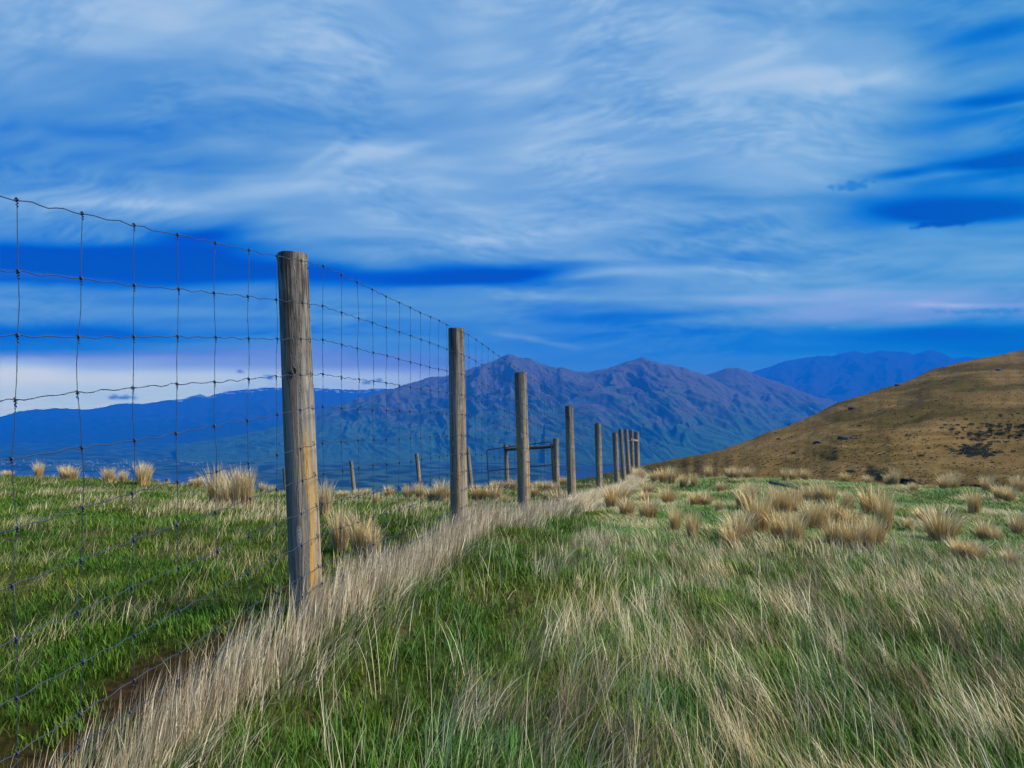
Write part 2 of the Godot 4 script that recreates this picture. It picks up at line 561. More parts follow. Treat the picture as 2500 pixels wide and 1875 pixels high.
func make_heights() -> void:
	var pts := []       # x, d, height over the eye
	for q in POSTS:
		pts.append([(q[2] - CX) / FOC * q[4], q[4], -(q[3] - CY) / FOC * q[4] - 0.03])
	for q in [[-1.65, 2.29, -1.43], [-2.05, 0.3, -1.46], [0.3, 2.5, -1.52], [2.0, 2.5, -1.54], [0.0, 0.0, -1.52], [3.0, 0.0, -1.52], [-6.0, 0.0, -1.45], [8.0, 0.0, -1.75], [0.0, -7.0, -1.4], [-10.0, -7.0, -1.3], [10.0, -7.0, -1.7],
			[20.0, 0.0, -2.2], [-20.0, 0.0, -1.7], [-40.0, 0.0, -3.5], [40.0, 0.0, -4.0]]:
		pts.append([q[0], q[1], q[2] + TILT * q[1]])
	for q in [[1450.0, 5.0, 1488.0], [2200.0, 5.0, 1505.0], [1700.0, 8.7, 1338.0], [2300.0, 8.7, 1352.0], [1700.0, 15.0, 1228.0], [2300.0, 15.0, 1243.0], [1700.0, 23.0, 1175.0], [2100.0, 23.0, 1184.0], [2500.0, 22.0, 1200.0],
			[1700.0, 34.0, 1212.0], [2300.0, 34.0, 1240.0], [1700.0, 60.0, 1320.0], [2500.0, 58.0, 1380.0], [1540.0, 45.0, 1215.0], [1500.0, 70.0, 1330.0],
			[560.0, 12.0, 1244.0], [100.0, 12.0, 1238.0], [0.0, 6.0, 1405.0], [420.0, 6.0, 1388.0], [0.0, 21.0, 1168.0], [300.0, 22.0, 1176.0], [450.0, 22.5, 1191.0], [600.0, 23.0, 1204.0], [800.0, 25.0, 1209.0], [1000.0, 27.0, 1205.0], [1150.0, 28.0, 1200.0], [1300.0, 29.0, 1192.0], [1420.0, 30.0, 1185.0],
			[0.0, 45.0, 1290.0], [600.0, 45.0, 1300.0], [1100.0, 46.0, 1290.0], [0.0, 70.0, 1400.0], [900.0, 70.0, 1410.0], [600.0, 33.0, 1232.0], [1100.0, 36.0, 1226.0], [100.0, 32.0, 1205.0], [-500.0, 12.0, 1230.0], [-500.0, 22.0, 1170.0], [3000.0, 22.0, 1240.0], [3000.0, 9.0, 1375.0]]:
		pts.append([(q[0] - CX) / FOC * q[1], q[1], -(q[2] - CY) / FOC * q[1]])
	# a thin plate bent through those points
	var n := pts.size()
	var m := n + 3
	var a := []
	for i in m:
		var row := PackedFloat64Array()
		row.resize(m + 1)
		a.append(row)
	for i in n:
		for j in n:
			var r2: float = (pts[i][0] - pts[j][0]) ** 2 + (pts[i][1] - pts[j][1]) ** 2
			a[i][j] = r2 * log(r2) * 0.5 if r2 > 0.0 else 0.02
		a[i][n] = 1.0; a[i][n + 1] = pts[i][0]; a[i][n + 2] = pts[i][1]
		a[n][i] = 1.0; a[n + 1][i] = pts[i][0]; a[n + 2][i] = pts[i][1]
		a[i][m] = pts[i][2]
	for c in m:
		var best := c
		for r in range(c + 1, m):
			if absf(a[r][c]) > absf(a[best][c]):
				best = r
		var hold: PackedFloat64Array = a[c]
		a[c] = a[best]; a[best] = hold
		var pr: PackedFloat64Array = a[c]
		for r in m:
			if r != c and a[r][c] != 0.0:
				var rr: PackedFloat64Array = a[r]
				var f: float = rr[c] / pr[c]
				for k in range(c, m + 1):
					rr[k] -= f * pr[k]
				a[r] = rr
	var wt := PackedFloat64Array()
	for i in m:
		wt.append(a[i][m] / a[i][i])
	ghts.resize(GNX * GND)
	for j in GND:
		var d := GD0 + j * GSTEP
		for i in GNX:
			var x := GX0 + i * GSTEP
			var s := wt[n] + wt[n + 1] * x + wt[n + 2] * d
			for k in n:
				var ex: float = x - pts[k][0]
				var ed: float = d - pts[k][1]
				var r2 := ex * ex + ed * ed
				if r2 > 1e-9:
					s += wt[k] * r2 * log(r2) * 0.5
			ghts[j * GNX + i] = EYE + s

func bumps(x: float, d: float) -> float:
	return nz.get_noise_2d(x * 0.55 + 3.0, d * 0.55) * 0.07 + nz.get_noise_2d(x * 0.16, d * 0.16 + 8.0) * 0.10

func ground(x: float, d: float) -> float:
	var fx := clampf((x - GX0) / GSTEP, 0.0, GNX - 1.001)
	var fd := clampf((d - GD0) / GSTEP, 0.0, GND - 1.001)
	var i := int(fx)
	var j := int(fd)
	var u := fx - i
	var v := fd - j
	var k := j * GNX + i
	return lerpf(lerpf(ghts[k], ghts[k + 1], u), lerpf(ghts[k + GNX], ghts[k + GNX + 1], u), v) + bumps(x, d)

# where the ray through a pixel meets the near ground
func on_ground(px: float, py: float) -> Vector3:
	var d := 1.5
	while d < 60.0:
		var p := pt(px, py, d)
		if p.y <= ground(p.x, d):
			break
		d *= 1.01
	if d >= 60.0:       # just over the edge: stand it where the ground comes closest to that line of sight
		var best := 1e9
		var q := 8.0
		while q < 40.0:
			var p := pt(px, py, q)
			var off := (p.y - ground(p.x, q)) / q
			if off < best:
				best = off; d = q
			q += 0.25
	var x := (px - CX) / FOC * d
	return Vector3(x, ground(x, d), -d)

# -1 in the grazed paddock behind the fence ... +1 on the long-grass side; metres from the netting
func from_fence(x: float, d: float) -> float:
	return (x - fence_point(clampf(d, 0.4, 33.0)).x) * 0.972

func make_near_ground() -> void:
	make_heights()
	var p := PackedVector3Array(); var c := PackedColorArray()
	var step := 0.25
	var nu := 2 * (GNX - 1) + 1
	var nv := 2 * (GND - 1) + 1
	for j in nv:
		var d := GD0 + j * step
		for i in nu:
			var x := GX0 + i * step
			p.append(Vector3(x, ground(x, d), -d))
			var side := from_fence(x, d)
			var patch := nz.get_noise_2d(x * 0.8 + 60.0, d * 0.8)
			var green := Color(0.045, 0.085, 0.014)
			var thatch := Color(0.15, 0.125, 0.060)
			var soil := Color(0.060, 0.036, 0.020)
			var col := green.lerp(thatch, clampf(0.35 + patch * 1.6, 0.0, 1.0))
			if side < 0.0:
				col = green.lerp(thatch, clampf(0.12 + patch * 1.2, 0.0, 1.0))
				# stock tread the ground bare along the netting
				col = col.lerp(soil, clampf(1.3 - absf(side + 0.28) * 3.2 + patch * 0.9, 0.0, 1.0) * (1.0 if d < 6.5 else 0.3))
			c.append(col)
	var o := mesh_node("ground", sheet(p, c, nu, nv), mat_ground)
	tag(o, "", "", "", "structure")

# ------------------------------------------------------------------ valley, lake, mountains

const FLOOR := -500.0

func shore(px: float) -> float:
	# depth of the lake's far shore
	if px < 330.0:
		return 7300.0 + 60.0 * sin(px * 0.05)
	if px < 478.0:
		return 6930.0
	if px < 1330.0:
		return 5200.0
	return lerpf(7000.0, 8700.0, clampf((px - 1340.0) / 120.0, 0.0, 1.0))

func make_valley() -> void:
	var rows := []
	for d in [58.0, 80.0, 120.0, 200.0, 400.0, 800.0, 1500.0, 2600.0, 3600.0, 4400.0]:
		rows.append(d)
	var py := 1226.0
	while py > 1084.0:
		rows.append(-FLOOR * FOC / (py - CY))
		py -= 1.0 if py < 1200.0 else 4.0
	for d in [17000.0]:
		rows.append(d)
	var nu := 301
	var p := PackedVector3Array(); var c := PackedColorArray()
	var cells := FastNoiseLite.new()
	cells.seed = 5; cells.noise_type = FastNoiseLite.TYPE_CELLULAR; cells.frequency = 1.0
	cells.cellular_return_type = FastNoiseLite.RETURN_CELL_VALUE
	for d in rows:
		for i in nu:
			var px := -900.0 + i * 4300.0 / (nu - 1)
			var x: float = (px - CX) / FOC * d
			var y := FLOOR
			if d < 4401.0:
				var t := clampf((d - 58.0) / 4300.0, 0.0, 1.0)
				y = lerpf(EYE - 16.0, FLOOR - 8.0, pow(t, 0.72)) + nz.get_noise_2d(x * 0.002, d * 0.002) * 40.0 * t * (1.0 - t)
			else:
				var inland: float = d - shore(px) - nz.get_noise_2d(x * 0.004, d * 0.004) * 90.0
				y = FLOOR + clampf(inland * 0.04, -8.0, 6.0) + clampf((d - 9200.0) * 0.01, 0.0, 30.0)
				if inland > 60.0:
					y += (nz.get_noise_2d(x * 0.0022, d * 0.0022) + 0.3) * 14.0
			p.append(Vector3(x, y, -d))
			var cell := cells.get_noise_2d(x * 0.0045 + 0.3 * nz.get_noise_2d(x * 0.003, d * 0.003), d * 0.0016)
			var wood := nz.get_noise_2d(x * 0.0035 + 9.0, d * 0.0018)
			var col := Color(0.025, 0.055, 0.020).lerp(Color(0.055, 0.105, 0.036), clampf(0.5 + cell * 0.6, 0.0, 1.0))
			if wood > 0.02:
				col = Color(0.014, 0.028, 0.014)
			elif cell > 0.72:
				col = Color(0.11, 0.12, 0.065)
			c.append(col)
	var o := mesh_node("valley", sheet(p, c, nu, rows.size()), mat_land)
	tag(o, "", "", "", "structure")
	# water lies level through the hollow
	var lake := PlaneMesh.new()
	lake.size = Vector2(16000, 7000)
	var l := mesh_node("lake", lake, mat_water)
	l.position = Vector3(0, FLOOR - 2.0, -7000)
	tag(l, "", "", "", "structure")
	# the town on the far shore: roofs and walls no more than specks
	var st := SurfaceTool.new()
	st.begin(Mesh.PRIMITIVE_TRIANGLES)
	var body := BoxMesh.new(); body.size = Vector3(1, 0.6, 0.8)
	st.append_from(body, 0, Transform3D(Basis(), Vector3(0, 0.3, 0)))
	var roof := PrismMesh.new(); roof.size = Vector3(1.08, 0.35, 0.88)
	st.append_from(roof, 0, Transform3D(Basis(), Vector3(0, 0.775, 0)))
	var mm := MultiMesh.new()
	mm.transform_format = MultiMesh.TRANSFORM_3D
	mm.mesh = st.commit()
	var spots := []
	for k in 620:
		var px := rng.randf_range(-40.0, 560.0)
		var py2 := rng.randfn(1133.0, 7.0)
		if px > 330.0: py2 -= 8.0
		var d2 := -FLOOR * FOC / (py2 - CY)
		if d2 < shore(px) + 130.0 or nz.get_noise_2d(px * 0.012, py2 * 0.05) < -0.08 - 0.2 * rng.randf():
			continue
		spots.append([px, d2])
	for k in 26:
		spots.append([rng.randf_range(1640.0, 1700.0), rng.randf_range(9600.0, 10200.0)])
	mm.instance_count = spots.size()
	for k in spots.size():
		var s := rng.randf_range(7.0, 15.0)
		var b := Basis(Vector3.UP, rng.randf() * TAU).scaled(Vector3(s, s * 0.8, s))
		mm.set_instance_transform(k, Transform3D(b, Vector3((spots[k][0] - CX) / FOC * spots[k][1], FLOOR + 5.0, -spots[k][1])))
	var town := MultiMeshInstance3D.new()
	town.name = "town"
	town.multimesh = mm
	town.material_override = mat_white
	add_child(town)
	tag(town, "far-off lakeside town of pale specks on the valley floor", "town", "", "stuff")

func profile(list: Array, px: float) -> float:
	if px <= list[0][0]: return list[0][1]
	for k in range(1, list.size()):
		if px <= list[k][0]:
			var t: float = (px - list[k - 1][0]) / (list[k][0] - list[k - 1][0])
			return lerpf(list[k - 1][1], list[k][1], t)
	return list[-1][1]

# One range: its skyline, the depth of its crest and foot, how broken its face is
func mountain(called: String, line: Array, d_crest: float, d_foot: float, nu: int, nv: int, o: float, spur: float, lean: float, cover: Array, snow := false) -> void:
	var p := PackedVector3Array(); var c := PackedColorArray()
	var px0: float = line[0][0]
	var px1: float = line[-1][0]
	var back := 6
	for j in nv + back:
		var t := float(j) / (nv - 1)
		for i in nu:
			var px := lerpf(px0, px1, float(i) / (nu - 1))
			var crest_d := d_crest * (1.0 + 0.03 * sin(px * 0.006 + o))
			var cy := profile(line, px) + nz.get_noise_2d(px * 0.03, o) * 2.2
			var yc := EYE - (cy - CY) / FOC * crest_d
			var tt := minf(t, 1.0)
			var d := lerpf(d_foot, crest_d, tt)
			var x := (px - CX) / FOC * d
			var y: float
			var rise := yc - FLOOR
			if t <= 1.0:
				y = FLOOR + rise * pow(tt, 1.22)
				var free := pow(4.0 * tt * (1.0 - tt), 0.75)
				var near_top := clampf((1.0 - tt) * 6.0, 0.0, 1.0)
				var wx := x + nz.get_noise_2d(x * 0.0006 + o, d * 0.0006) * 500.0
				var run := wx + (d - d_foot) * lean
				var big := rz.get_noise_2d(run * 0.00042 + o, d * 0.00013)
				var mid := rz.get_noise_2d(run * 0.0013 + o * 2.0, d * 0.00045)
				var small := rz.get_noise_2d(run * 0.0042 + o * 3.0, d * 0.0018)
				y += rise * free * spur * (big * 0.75 + mid * 0.42) + rise * spur * free * small * 0.10
			else:
				var q := (t - 1.0) * (nv - 1) / back
				d = crest_d * (1.0 + 0.03 * q)
				x = (px - CX) / FOC * d
				y = yc - rise * 0.35 * q
			p.append(Vector3(x, y, -d))
			var high := clampf((y - FLOOR) / 1400.0, 0.0, 1.0)
			var n1 := nz.get_noise_2d(x * 0.0011 + o, (d + y * 3.0) * 0.0011)
			var n2 := nz.get_noise_2d(x * 0.005 + o, (d + y * 3.0) * 0.004)
			var grass: Color = cover[0]
			var tussock: Color = cover[1]
			var rock: Color = cover[2]
			var bush: Color = cover[3]
			var col := grass.lerp(tussock, clampf((high - 0.30) * 2.6 + n1 * 1.2 + n2 * 0.6, 0.0, 1.0))
			col = col.lerp(rock, clampf((n2 - 0.12) * 5.0, 0.0, 1.0) * clampf(high * 2.0 - 0.5, 0.0, 0.7))
			if n1 * 0.7 + n2 < -0.30 and high < 0.6:
				col = bush                   # bush grows in patches below the tussock
			if snow and t > 0.90 and t <= 1.0 and px > 420.0 and nz.get_noise_2d(px * 0.05, t * 60.0) > 0.24:
				col = Color(0.9, 0.9, 0.92)
			c.append(col)
	var ob := mesh_node(called, sheet(p, c, nu, nv + back), mat_land)
	tag(ob, "", "", "", "structure")

# what grows on the ranges: [pasture, tussock, rock, bush]
const FOREST := [Color(0.022, 0.042, 0.018), Color(0.050, 0.045, 0.028), Color(0.060, 0.058, 0.055), Color(0.014, 0.026, 0.012)]
const MOOR := [Color(0.036, 0.095, 0.036), Color(0.086, 0.078, 0.054), Color(0.110, 0.100, 0.092), Color(0.030, 0.070, 0.030)]

func make_mountains() -> void:
	var a := [[-700.0, 1060.0], [-400.0, 1040.0], [-150.0, 1028.0]]
	for q in [[0, 370], [100, 340], [200, 325], [280, 312], [350, 312], [420, 304], [500, 308], [580, 310], [640, 318], [700, 315], [780, 298], [860, 282], [920, 270], [1000, 268], [1100, 270], [1200, 260], [1300, 242], [1400, 235], [1480, 215], [1550, 200], [1600, 215], [1640, 205], [1740, 178], [1850, 165], [1950, 155], [2060, 147], [2200, 152]]:
		a.append([q[0] / 3.16, 900.0 + q[1] / 3.16])
	for q in [[771, 948], [803, 949], [844, 952], [885, 951], [909, 949], [954, 950], [1040, 962], [1150, 985]]:
		a.append([float(q[0]), float(q[1])])
	mountain("mountain_range", a, 28500.0, 15500.0, 320, 70, 3.1, 0.12, 0.5, FOREST, true)
	mountain("mountain_range", [[1700.0, 960.0], [1780.0, 930.0], [1839.0, 908.0], [1875.0, 897.0], [1916.0, 881.0], [1975.0, 872.0], [2038.0, 868.0], [2088.0, 857.0], [2113.0, 863.0], [2146.0, 857.0], [2214.0, 859.0], [2232.0, 866.0], [2269.0, 853.0], [2296.0, 859.0], [2323.0, 875.0], [2359.0, 872.0], [2386.0, 874.0], [2450.0, 885.0], [2600.0, 900.0], [3000.0, 890.0], [3400.0, 930.0]], 27000.0, 18500.0, 260, 90, 7.7, 0.22, -0.4, FOREST)
	mountain("mountain", [[1590.0, 985.0], [1640.0, 960.0], [1690.0, 930.0], [1726.0, 915.0], [1753.0, 906.0], [1771.0, 899.0], [1803.0, 897.0], [1825.0, 906.0], [1862.0, 922.0], [1907.0, 936.0], [1952.0, 954.0], [1997.0, 970.0], [2043.0, 981.0], [2150.0, 1010.0], [2400.0, 1060.0]], 13600.0, 9700.0, 240, 130, 12.4, 0.28, 0.35, MOOR)
	mountain("mountain", [[430.0, 1085.0], [520.0, 1072.0], [600.0, 1058.0], [690.0, 1038.0], [763.0, 1015.0], [828.0, 990.0], [885.0, 970.0], [954.0, 952.0], [986.0, 939.0], [1052.0, 921.0], [1088.0, 917.0], [1137.0, 903.0], [1182.0, 893.0], [1210.0, 881.0], [1241.0, 868.0], [1255.0, 870.0], [1296.0, 877.0], [1324.0, 889.0], [1345.0, 898.0], [1361.0, 901.0], [1373.0, 897.0], [1389.0, 903.0], [1414.0, 907.0], [1438.0, 908.0], [1462.0, 903.0], [1500.0, 894.0], [1527.0, 884.0], [1554.0, 876.0], [1568.0, 872.0], [1590.0, 881.0], [1622.0, 891.0], [1636.0, 890.0], [1681.0, 904.0], [1726.0, 916.0], [1790.0, 950.0], [1900.0, 1010.0]], 11600.0, 8800.0, 520, 200, 1.9, 0.30, 0.45, MOOR)
	mountain("mountain_spur", [[1330.0, 1010.0], [1400.0, 972.0], [1450.0, 950.0], [1500.0, 940.0], [1540.0, 945.0], [1581.0, 956.0], [1620.0, 955.0], [1658.0, 960.0], [1703.0, 985.0], [1771.0, 1021.0], [1848.0, 1067.0], [1900.0, 1085.0]], 10000.0, 8600.0, 240, 120, 17.3, 0.30, 0.7, MOOR)

# ------------------------------------------------------------------ the dry hill on the right

const HILL := [[1380.0, 1215.0], [1430.0, 1186.0], [1480.0, 1163.0], [1559.0, 1141.0], [1613.0, 1132.0], [1690.0, 1116.0], [1771.0, 1096.0], [1848.0, 1067.0], [1884.0, 1053.0], [1943.0, 1033.0], [1997.0, 1008.0], [2047.0, 983.0], [2088.0, 970.0], [2133.0, 956.0], [2178.0, 940.0], [2210.0, 931.0], [2241.0, 920.0], [2269.0, 904.0], [2291.0, 897.0], [2336.0, 886.0], [2386.0, 877.0], [2449.0, 863.0], [2500.0, 853.0], [2700.0, 815.0], [3000.0, 775.0], [3300.0, 760.0]]
# crests of the folds, as seen
const FOLDS := [
	[[1900.0, 1062.0], [1952.0, 1044.0], [2047.0, 1003.0], [2133.0, 974.0], [2269.0, 945.0], [2404.0, 913.0], [2500.0, 897.0], [2800.0, 850.0]],
	[[1650.0, 1122.0], [1790.0, 1094.0], [1952.0, 1067.0], [2088.0, 1040.0], [2178.0, 1012.0], [2269.0, 972.0], [2359.0, 965.0], [2500.0, 949.0], [2800.0, 905.0]],
	[[1560.0, 1145.0], [1771.0, 1112.0], [1907.0, 1085.0], [2065.0, 1062.0], [2178.0, 1053.0], [2269.0, 1026.0], [2359.0, 1012.0], [2500.0, 1003.0], [2800.0, 980.0]],
	[[1560.0, 1150.0], [1850.0, 1140.0], [1952.0, 1134.0], [2043.0, 1123.0], [2110.0, 1125.0], [2178.0, 1144.0], [2300.0, 1160.0], [2800.0, 1200.0]]]
var hill_p := PackedVector3Array()
var hill_px := PackedVector2Array()

func make_tan_hill() -> void:
	var nu := 300
	var nv := 190
	var back := 8
	var p := PackedVector3Array(); var c := PackedColorArray()
	for j in nv + back:
		for i in nu:
			var px := lerpf(1380.0, 3300.0, pow(float(i) / (nu - 1), 1.25))
			var top := profile(HILL, px) + nz.get_noise_2d(px * 0.012, 4.0) * 3.0 + nz.get_noise_2d(px * 0.06, 8.0) * 1.2
			var t := minf(float(j) / (nv - 1), 1.0)
			var foot := maxf(1290.0, top + 60.0)
			var py := lerpf(foot, top, t)
			var far := lerpf(170.0, 640.0, clampf((px - 1400.0) / 1100.0, 0.0, 1.4))
			var near := lerpf(105.0, 130.0, clampf((px - 1400.0) / 1100.0, 0.0, 1.0))
			var d := near * pow(far / near, pow(t, 1.25))
			var relief := 0.0
			for k in FOLDS.size():
				var fy := profile(FOLDS[k], px) + nz.get_noise_2d(px * 0.01 + 20.0 * k, 2.0) * 5.0
				var band := 24.0 + 8.0 * k if k < 3 else 20.0
				var s := (py - fy) / band
				var fade := clampf((fy - top) / 12.0, 0.0, 1.0) * clampf((px - float(FOLDS[k][0][0])) / 220.0, 0.0, 1.0)
				relief = maxf(relief, fade * (exp(s * 1.6) if s < 0.0 else exp(-s * s * 0.35)) * 0.0056 * band)
			var gully := rz.get_noise_2d(px * 0.004 + py * 0.006, py * 0.009 - px * 0.0015 + 3.0)
			relief += gully * 0.028 * clampf((py - top) / 20.0, 0.0, 1.0) * clampf(1.0 - t, 0.0, 1.0)
			d *= 1.0 - relief
			var w := pt(px, py, d)
			if j >= nv:
				var q := float(j - nv + 1) / back
				w = pt(px, top, d) * Vector3(1.0 + q, 1.0, 1.0 + q) - Vector3(0, d * 0.30 * q * q, 0)
			w.y += nz.get_noise_2d(w.x * 0.08, w.z * 0.08) * 0.5
			p.append(w)
			hill_px.append(Vector2(px, py))
			var n1 := nz.get_noise_2d(w.x * 0.012, w.z * 0.012 + w.y * 0.02)
			var n2 := nz.get_noise_2d(w.x * 0.022, w.y * 0.55 + w.z * 0.03)
			var tan_ := Color(0.165, 0.115, 0.048)
			var olive := Color(0.090, 0.072, 0.026)
			var straw := Color(0.25, 0.175, 0.078)
			var col := tan_.lerp(olive, clampf(0.38 + n1 * 1.9 + n2 * 0.8, 0.0, 1.0))
			col = col.lerp(straw, clampf(n2 * 1.5 - n1 * 0.8 - 0.05, 0.0, 0.8))
			c.append(col)
	hill_p = p
	var o := mesh_node("hill", sheet(p, c, nu, nv + back), mat_hill)
	tag(o, "", "", "", "structure")
	# tufts of dry grass all over it
	var v := PackedVector3Array(); var n := PackedVector3Array(); var col2 := PackedColorArray(); var idx := PackedInt32Array()
	for k in 16:
		var a := rng.randf() * TAU
		blade(v, n, col2, idx, Vector3(cos(a), 0, sin(a)) * 0.10, a, rng.randf_range(0.16, 0.34), 0.07, rng.randf_range(0.4, 1.1), 0.5, Color(1, 1, 1) * rng.randf_range(0.85, 1.15), 2)
	var mm := MultiMesh.new()
	mm.transform_format = MultiMesh.TRANSFORM_3D
	mm.use_colors = true
	mm.mesh = to_mesh(v, n, col2, PackedVector2Array(), idx)
	mm.instance_count = 7000
	for k in 7000:
		var j := rng.randi_range(20, nv - 2)
		var i := rng.randi_range(0, int(nu * 0.72))
		var f := j * nu + i
		var at := p[f].lerp(p[f + 1], rng.randf()).lerp(p[f + nu], rng.randf())
		var s := rng.randf_range(0.6, 1.5) * (1.0 + absf(at.z) / 500.0)
		mm.set_instance_transform(k, Transform3D(Basis(Vector3.UP, rng.randf() * TAU).scaled(Vector3(s, s * 0.8, s)), at))
		var g := c[f] * rng.randf_range(1.1, 1.6)
		g.a = 1.0
		mm.set_instance_color(k, g)
	var tufts := MultiMeshInstance3D.new()
	tufts.name = "hill_grass"
	tufts.multimesh = mm
	tufts.material_override = mat_blade
	add_child(tufts)
	tag(tufts, "dry tan grass covering the bare rounded hill", "grass", "", "stuff")
	# dark scrub in the hollow
	v = PackedVector3Array(); n = PackedVector3Array(); col2 = PackedColorArray(); idx = PackedInt32Array()
	for k in 60:
		var a := rng.randf() * TAU
		var r := sqrt(rng.randf()) * 0.5
		blade(v, n, col2, idx, Vector3(cos(a) * r, rng.randf() * 0.4 * (1.0 - r), sin(a) * r), rng.randf() * TAU, rng.randf_range(0.2, 0.4), 0.13, rng.randf_range(0.2, 1.1), 0.4, Color(0.050, 0.056, 0.026) * rng.randf_range(0.7, 1.5), 2)
	mm = MultiMesh.new()
	mm.transform_format = MultiMesh.TRANSFORM_3D
	mm.mesh = to_mesh(v, n, col2, PackedVector2Array(), idx)
	var spots := []
	for k in 260:
		var q: Array = [[2425.0, 1050.0, 55.0, 16.0], [2385.0, 1104.0, 20.0, 6.0], [2360.0, 1098.0, 16.0, 4.0], [2250.0, 1080.0, 200.0, 60.0]][[0, 0, 0, 1, 1, 2, 3][rng.randi_range(0, 6)]]
		spots.append(on_hill(q[0] + rng.randfn() * q[2], q[1] + rng.randfn() * q[3]))
	mm.instance_count = spots.size()
	for k in spots.size():
		var s := rng.randf_range(0.7, 2.0)
		mm.set_instance_transform(k, Transform3D(Basis(Vector3.UP, rng.randf() * TAU).scaled(Vector3(s, s * 0.7, s)), spots[k]))
	var scrub := MultiMeshInstance3D.new()
	scrub.name = "scrub"
	scrub.multimesh = mm
	scrub.material_override = mat_blade
	add_child(scrub)
	tag(scrub, "low dark scrub scattered in the hollows of the tan hill", "scrub", "", "stuff")
	# outcrops
	for q in [[2058.0, 1073.0, 3.4, "dark angular rock, biggest of the cluster on the tan hill"], [2073.0, 1070.0, 1.7, "small dark rock touching the biggest rock of the hill cluster"], [2081.0, 1070.0, 1.5, "small dark rock at the outer end of the hill cluster"],
			[1996.0, 1082.0, 2.6, "low dark rock lying below the hill's rock cluster"], [2084.0, 1000.0, 5.0, "broad dark outcrop below the tan hill's upper fold"], [2194.0, 942.0, 4.6, "dark crag breaking the tan hill's skyline"],
			[2437.0, 905.0, 3.6, "dark rock high on the tan hill below its skyline"], [1894.0, 1058.0, 1.8, "small rock just under the tan hill's lower skyline"], [1935.0, 1068.0, 1.6, "small flat rock on the fold left of the rock cluster"]]:
		var at := on_hill(q[0], q[1])
		var r := mesh_node("rock", rock_mesh(q[2], int(q[0])), mat_rock)
		r.position = at
		tag(r, q[3].replace("left of", "beside"), "rock", "rocks on the tan hill")

func on_hill(px: float, py: float) -> Vector3:
	var best := 1e18
	var at := Vector3.ZERO
	# columns are shared, so look the column up first
	var nu := 300
	var i := clampi(int(pow(clampf((px - 1380.0) / 1920.0, 0.0, 1.0), 0.8) * (nu - 1)), 0, nu - 1)
	for j in 190:
		var q := hill_px[j * nu + i]
		var e := absf(q.y - py)
		if e < best:
			best = e; at = hill_p[j * nu + i]
	var nxt := hill_px[i + 1].x - hill_px[i].x
	at.x += (px - hill_px[i].x) / FOC * absf(at.z) if nxt > 0.0 else 0.0
	return at

func rock_mesh(size: float, o: int) -> ArrayMesh:
	var s := SphereMesh.new()
	s.radius = 0.5; s.height = 1.0; s.radial_segments = 18; s.rings = 10
	var a := s.get_mesh_arrays()
	var v: PackedVector3Array = a[Mesh.ARRAY_VERTEX]
	for k in v.size():
		var q := v[k]
		var e := nz.get_noise_3d(q.x * 1.3 + o, q.y * 1.3, q.z * 1.3) * 0.5 + 1.0
		q = q * e
		q = Vector3(snappedf(q.x, 0.11), snappedf(q.y, 0.14), snappedf(q.z, 0.11)).lerp(q, 0.45)
		v[k] = Vector3(q.x * size, q.y * size * 0.55 + size * 0.08, q.z * size * 0.8)
	a[Mesh.ARRAY_VERTEX] = v
	var st := SurfaceTool.new()
	st.create_from_arrays(a)
	st.deindex()
	st.set_smooth_group(-1)
	st.generate_normals()
	return st.commit()

# ------------------------------------------------------------------ fence

const NET_OFF := 0.094
const WIRES := [0.0, 0.222, 0.418, 0.613, 0.803, 1.008, 1.183, 1.357, 1.532, 1.704, 1.815]   # below the top wire
const NET_HIGH := 1.935

func net_base(d: float) -> Vector3:
	# foot of the netting, on the near side of the posts
	var key := [[0.4, -2.046, -1.475], [2.139, -1.634, -1.371], [4.07, -1.176, -1.262]]
	for q in key:
		q[2] += TILT * q[0]
	for k in range(1, POSTS.size()):
		var q: Array = POSTS[k]
		key.append([q[4], (q[2] * 0.6 + q[0] * 0.4 - CX) / FOC * q[4], -(q[1] - CY) / FOC * q[4] - NET_HIGH - 0.06])
	var k := 0
	while k < key.size() - 2 and d > key[k + 1][0]:
		k += 1
	var t: float = (d - key[k][0]) / (key[k + 1][0] - key[k][0])
	return Vector3(lerpf(key[k][1], key[k + 1][1], t) + 0.973 * NET_OFF, EYE + lerpf(key[k][2], key[k + 1][2], t), -d + 0.231 * NET_OFF)

